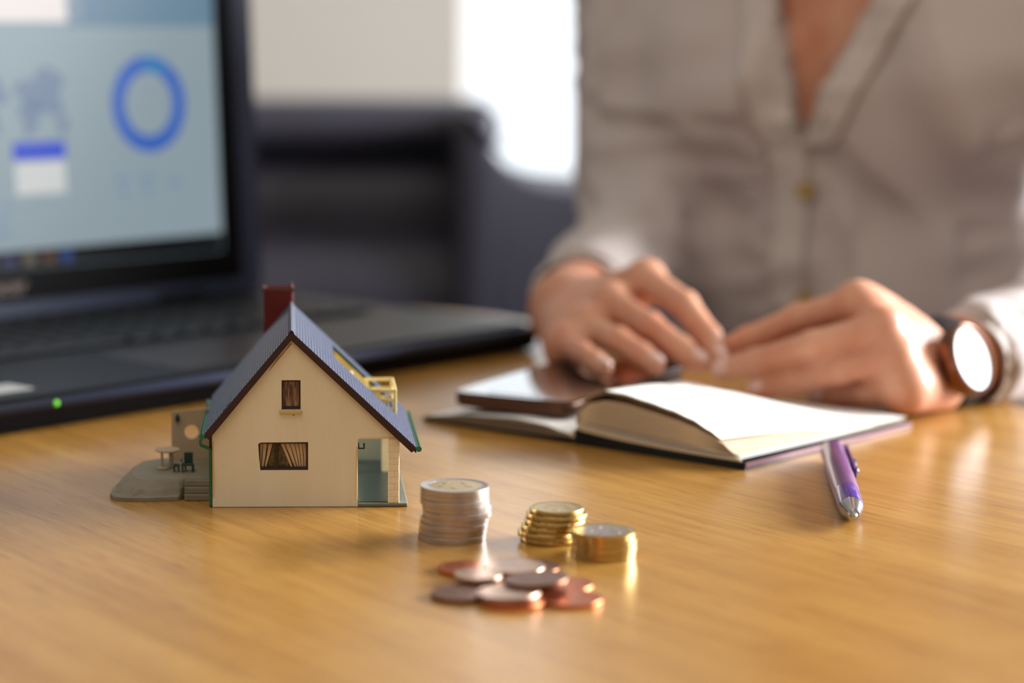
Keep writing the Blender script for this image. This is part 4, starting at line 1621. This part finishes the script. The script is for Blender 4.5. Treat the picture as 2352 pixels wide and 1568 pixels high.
for f in bm.faces:
    c = f.calc_center_median() / MM
    q = c - C0V
    a, b = q.dot(LxV), q.dot(FxV)
    if b > -20 and c.z > VZ:
        lo_, hi_ = vlim(c.z)
        lo_ = max(lo_, -75); hi_ = min(hi_, 80)
        if lo_ < a < hi_:
            kill.append(f)
    if c.z > 318 and abs(a) < 85:
        kill.append(f)
# open cuffs
for f in bm.faces:
    c = np.array(f.calc_center_median() / MM)
    for c_, e_ in ((cuR, elR), (cuL, elL)):
        a_ = (e_ - c_) / np.linalg.norm(e_ - c_)
        if abs((c - c_) @ a_) < 4 and abs(np.array(f.normal) @ a_) > .75 and np.linalg.norm(c - c_) < 60:
            kill.append(f)
bmesh.ops.delete(bm, geom=list(set(kill)), context='FACES')
shirt_bvh = BVHTree.FromBMesh(bm)
me2 = bpy.data.meshes.new('shirt'); bm.to_mesh(me2); bm.free()
me2.materials.append(M['shirt'])
for p in me2.polygons:
    p.use_smooth = True
shirt = bpy.data.objects.new('shirt', me2); col.objects.link(shirt); shirt.parent = person
sd_ = shirt.modifiers.new('thickness', 'SOLIDIFY'); sd_.thickness = 0.0012; sd_.offset = -1


def onshirt(a, z, off):
    o_ = C0V + LxV * a + Vector((0, 0, z)) + FxV * 400
    h = shirt_bvh.ray_cast(o_ * MM, -FxV)
    if h[0] is None:
        return None
    return h[0] / MM + FxV * off


def band(name, pts0, pts1, n_, wrinkle=0.0, off=2.0, m='placket'):
    """strip on the shirt between two border paths (a, z)"""
    bm = bmesh.new()
    W = 8
    rows = []
    last = None
    for i in range(n_ + 1):
        t = i / n_
        k = t * (len(pts0) - 1); j = min(int(k), len(pts0) - 2); f = k - j
        p0 = Vector(pts0[j]) * (1 - f) + Vector(pts0[j + 1]) * f
        p1 = Vector(pts1[j]) * (1 - f) + Vector(pts1[j + 1]) * f
        row = []
        for w in range(W + 1):
            q = p0 * (1 - w / W) + p1 * (w / W)
            wr_ = wrinkle * (noise.noise(Vector((i * .55, w * .12, 3))) + .5 * math.sin(i * 1.25 + w * .2))
            h = onshirt(q.x, q.y, off + wr_ + (1.2 if w in (0, W) else 0))
            if h is None:
                h = last if last is not None else C0V + FxV * 110 + Vector((0, 0, q.y))
                h = Vector((C0V + LxV * q.x + FxV * (h - C0V).dot(FxV))); h.z = q.y
            last = h
            row.append(h)
        rows.append(row)
    # even out the row depths
    for _ in range(3):
        for i in range(1, n_):
            for w in range(W + 1):
                d0 = (rows[i - 1][w] - C0V).dot(FxV); d1 = (rows[i][w] - C0V).dot(FxV); d2 = (rows[i + 1][w] - C0V).dot(FxV)
                rows[i][w] = rows[i][w] + FxV * (max(d1, (d0 + d2 + d1) / 3) - d1)
    g = [[bm.verts.new(p * MM) for p in row] for row in rows]
    for i in range(n_):
        for w in range(W):
            bm.faces.new((g[i][w], g[i][w + 1], g[i + 1][w + 1], g[i + 1][w]))
    o = obj(name, bm, M[m], person, True)
    s_ = o.modifiers.new('thickness', 'SOLIDIFY'); s_.thickness = .0016; s_.offset = 0
    return o


zs = [VZ - 2, VZ + 25, VZ + 50, VZ + 75, VZ + 100, VZ + 130, VZ + 160]
band('collar_band', [(vlim(z)[1] if z > VZ else -10, z) for z in zs], [((vlim(z)[1] if z > VZ else -10) + 26 + .08 * max(0, z - VZ), z + 4) for z in zs], 46, 2.2, 2.5)
band('collar_band', [((vlim(z)[0] if z > VZ else -10) - 24, z + 2) for z in zs], [(vlim(z)[0] if z > VZ else -10, z) for z in zs], 40, .8, 2.5)
zs2 = [VZ + 8, 95, 60, 30, 8]
band('button_placket', [(-28, z) for z in zs2], [(-6.0, z) for z in zs2], 30, .6, 2.5)
for px_, py_ in ((1832, 440), (1840, 690)):
    s_ = site(px_, py_, 1405)
    q = s_ - C0V
    h = onshirt(q.dot(LxV), s_.z, 5.2)
    if h is None:
        h = s_
    bm = bmesh.new(); lathe(bm, [(0, 0), (5.2, 0), (5.6, .8), (5.2, 1.6), (4.2, 1.5), (3.8, 1.1), (0, 1.1)], 24)
    mt = Matrix.Translation(h * MM) @ FxV.to_track_quat('Z', 'Y').to_matrix().to_4x4()
    bmesh.ops.transform(bm, matrix=mt, verts=bm.verts)
    obj('button', bm, M['button'], person, True)


def cuff(c_, e_, r, ln, sq):
    a_ = Vector(e_ - c_).normalized()
    bm = bmesh.new()
    prof = []
    for t in np.linspace(0, 1, 7):
        prof.append((r + 1.0 * math.sin(t * 9) + 2 * t, -3 + ln * t))
    prof2 = [(p[0] - 1.6, p[1]) for p in prof[::-1]]
    lathe(bm, prof + prof2, 56, close=True)
    for v in bm.verts:
        v.co *= 1 + .03 * noise.noise(v.co * 90)
    mt = Matrix.Translation(Vector(c_) * MM) @ a_.to_track_quat('Z', 'Y').to_matrix().to_4x4() @ Matrix.Diagonal((1, sq, 1, 1))
    bmesh.ops.transform(bm, matrix=mt, verts=bm.verts)
    for v in bm.verts:
        if v.co.z < .6 * MM:
            v.co.z = .6 * MM
    return obj('cuff', bm, M['placket'], person, True)


cuff(cuR, elR, 28, 46, .92)
cuff(cuL, elL, 26.0, 60, .95)
# hair
F = Field(headc - np.array([140, 140, 190]), headc + np.array([140, 140, 140]), 5.0)
d = F.ell(headc - Fx * 14 + Zx * 14, (Lx, Fx, Zx), (88, 102, 112))
d = smin(d, F.ell(headc - Fx * 45 - Zx * 70, (Lx, Fx, Zx), (80, 55, 110)), 25)
face_cut = F.ell(headc + Fx * 92 - Zx * 30, (Lx, Fx, Zx), (66, 70, 96))
d = np.maximum(d, -face_cut)
me = F.mesh(d)
me.materials.append(M['hair'])
for p in me.polygons:
    p.use_smooth = True
hair = bpy.data.objects.new('hair', me); col.objects.link(hair); hair.parent = person
# trousers and shoes below the table
F = Field(np.array([-20, 1000, FZ + 40]), np.array([600, 1700, -60]), 9.0)
kR, kL = tp(-110, 430, -235), tp(110, 430, -235)
kR[2] = kL[2] = -235
hR, hL = tp(-95, -10, -235), tp(95, -10, -235)
aR = kR + np.array([0, 0, -405.0]) + Fx * 40; aL = kL + np.array([0, 0, -405.0]) + Fx * 40
d = F.ell(tp(0, -20, -200), (Lx, Fx, Zx), (180, 125, 105))
d = smin(d, F.cap(hR, kR, 88, 64), 30); d = smin(d, F.cap(hL, kL, 88, 64), 30)
d = smin(d, F.cap(kR, aR, 62, 50), 20); d = smin(d, F.cap(kL, aL, 62, 50), 20)
me = F.mesh(d); me.materials.append(M['denim'])
for p in me.polygons:
    p.use_smooth = True
tr = bpy.data.objects.new('trousers', me); col.objects.link(tr); tr.parent = person
for a_ in (aR, aL):
    F = Field(a_ + np.array([-200, -260, -105]), a_ + np.array([120, 120, 60]), 6.0)
    s0 = a_.copy(); s0[2] = FZ + 42
    d = smin(F.cap(s0 - Fx * 25, s0 + Fx * 150, 36, 30), F.cap(s0, a_, 40, 40), 20)
    d = np.maximum(d, (FZ + 2) - F.Z)
    me = F.mesh(d); me.materials.append(M['strap'])
    sh = bpy.data.objects.new('shoe', me); col.objects.link(sh); sh.parent = person

# the chair she sits on
CA = math.atan2(Fx[1], Fx[0]) + PI / 2
chair = thing('office_chair', 'dark office chair the person in the linen shirt sits on', 'chair', (C0[0], C0[1], FZ), CA)
bm = bmesh.new(); box(bm, -230, 230, -235, 235, 320, 388, 28, 4); obj('seat', bm, M['sofa'], chair, True)
bm = bmesh.new(); box(bm, -205, 205, 205, 250, 470, 860, 20, 4); obj('backrest', bm, M['sofa'], chair, True)
bm = bmesh.new(); box(bm, -30, 30, 236, 262, 340, 640, 6, 2); obj('back_support', bm, M['black_plastic'], chair)
bm = bmesh.new(); lathe(bm, [(0, 60), (26, 60), (26, 330), (0, 330)], 20); obj('pole', bm, M['table_leg'], chair, True)
for k in range(5):
    a = 2 * PI * k / 5
    bm = bmesh.new(); tube(bm, [(0, 0, 90), (280 * math.cos(a), 280 * math.sin(a), 62)], [26, 16], 10); obj('leg', bm, M['black_plastic'], chair, True)
    bm = bmesh.new(); lathe(bm, [(0, -22), (27, -22), (29, -14), (29, 14), (27, 22), (0, 22)], 20, M=Matrix.Translation((280 * MM * math.cos(a), 280 * MM * math.sin(a), 29 * MM)) @ Matrix.Rotation(a, 4, 'Z') @ Matrix.Rotation(PI / 2, 4, 'X'))
    obj('castor', bm, M['black_plastic'], chair, True)

# ------------------------------------------------------------------ wristwatch
fa = Vector(elL - wrL).normalized()
wc = Vector(wrL) + fa * -7 + Vector((0, 0, 1.5)) - Vector((.66, -.66, .34)).normalized() * 3
watch = bpy.data.objects.new('wristwatch', None); col.objects.link(watch)
watch.location = (0, 0, TZ)
tag(watch, 'bronze wristwatch with a white dial and black strap on the right-hand wrist', 'watch')
bm = bmesh.new()
prof = [(23.0, -8), (24.4, -8), (24.8, -7), (24.8, 7), (24.4, 8), (23.0, 8)]
lathe(bm, prof, 56, close=True)
bmesh.ops.transform(bm, matrix=Matrix.Translation(wc * MM) @ fa.to_track_quat('Z', 'Y').to_matrix().to_4x4(), verts=bm.verts)
for v in bm.verts:
    r_ = (v.co / MM - wc); r_ = (r_ - fa * r_.dot(fa)).length
    v.co.z = max(v.co.z, (2.4 if r_ < 23.6 else .9) * MM)
obj('strap', bm, M['strap'], watch, True)
wn = Vector((.66, -.66, .34)).normalized()
cpos = site(2223, 826, 1083) + wn * 2.5
wm = Matrix.Translation(cpos * MM) @ wn.to_track_quat('Z', 'Y').to_matrix().to_4x4()


def wpart(name, prof, m, **k):
    bm = bmesh.new(); lathe(bm, prof, 56); bmesh.ops.transform(bm, matrix=wm, verts=bm.verts)
    return obj(name, bm, M[m], watch, True)


wpart('case', [(0, -9), (15.5, -9), (17.2, -7.5), (17.6, -1.5), (17.0, .6), (15.4, 1.2), (15.0, -.4), (0, -.4)], 'bronze')
wpart('dial', [(0, -.38), (14.9, -.38), (14.9, .1), (0, .1)], 'dial')
for ang, ln, w in ((.6, 11, .35), (2.4, 8, .5)):
    bm = bmesh.new(); box(bm, -w, w, -2, ln, .12, .35); bmesh.ops.transform(bm, matrix=wm @ Matrix.Rotation(ang, 4, 'Z'), verts=bm.verts); obj('hand', bm, M['bronze'], watch)
bm = bmesh.new()
lathe(bm, [(0, 17.2), (1.9, 17.2), (2.1, 18), (2.1, 20), (0, 20.3)], 16, M=wm @ Matrix.Translation((0, 0, -3.5 * MM)) @ Matrix.Rotation(PI / 2, 4, 'Y')); obj('crown', bm, M['bronze'], watch, True)
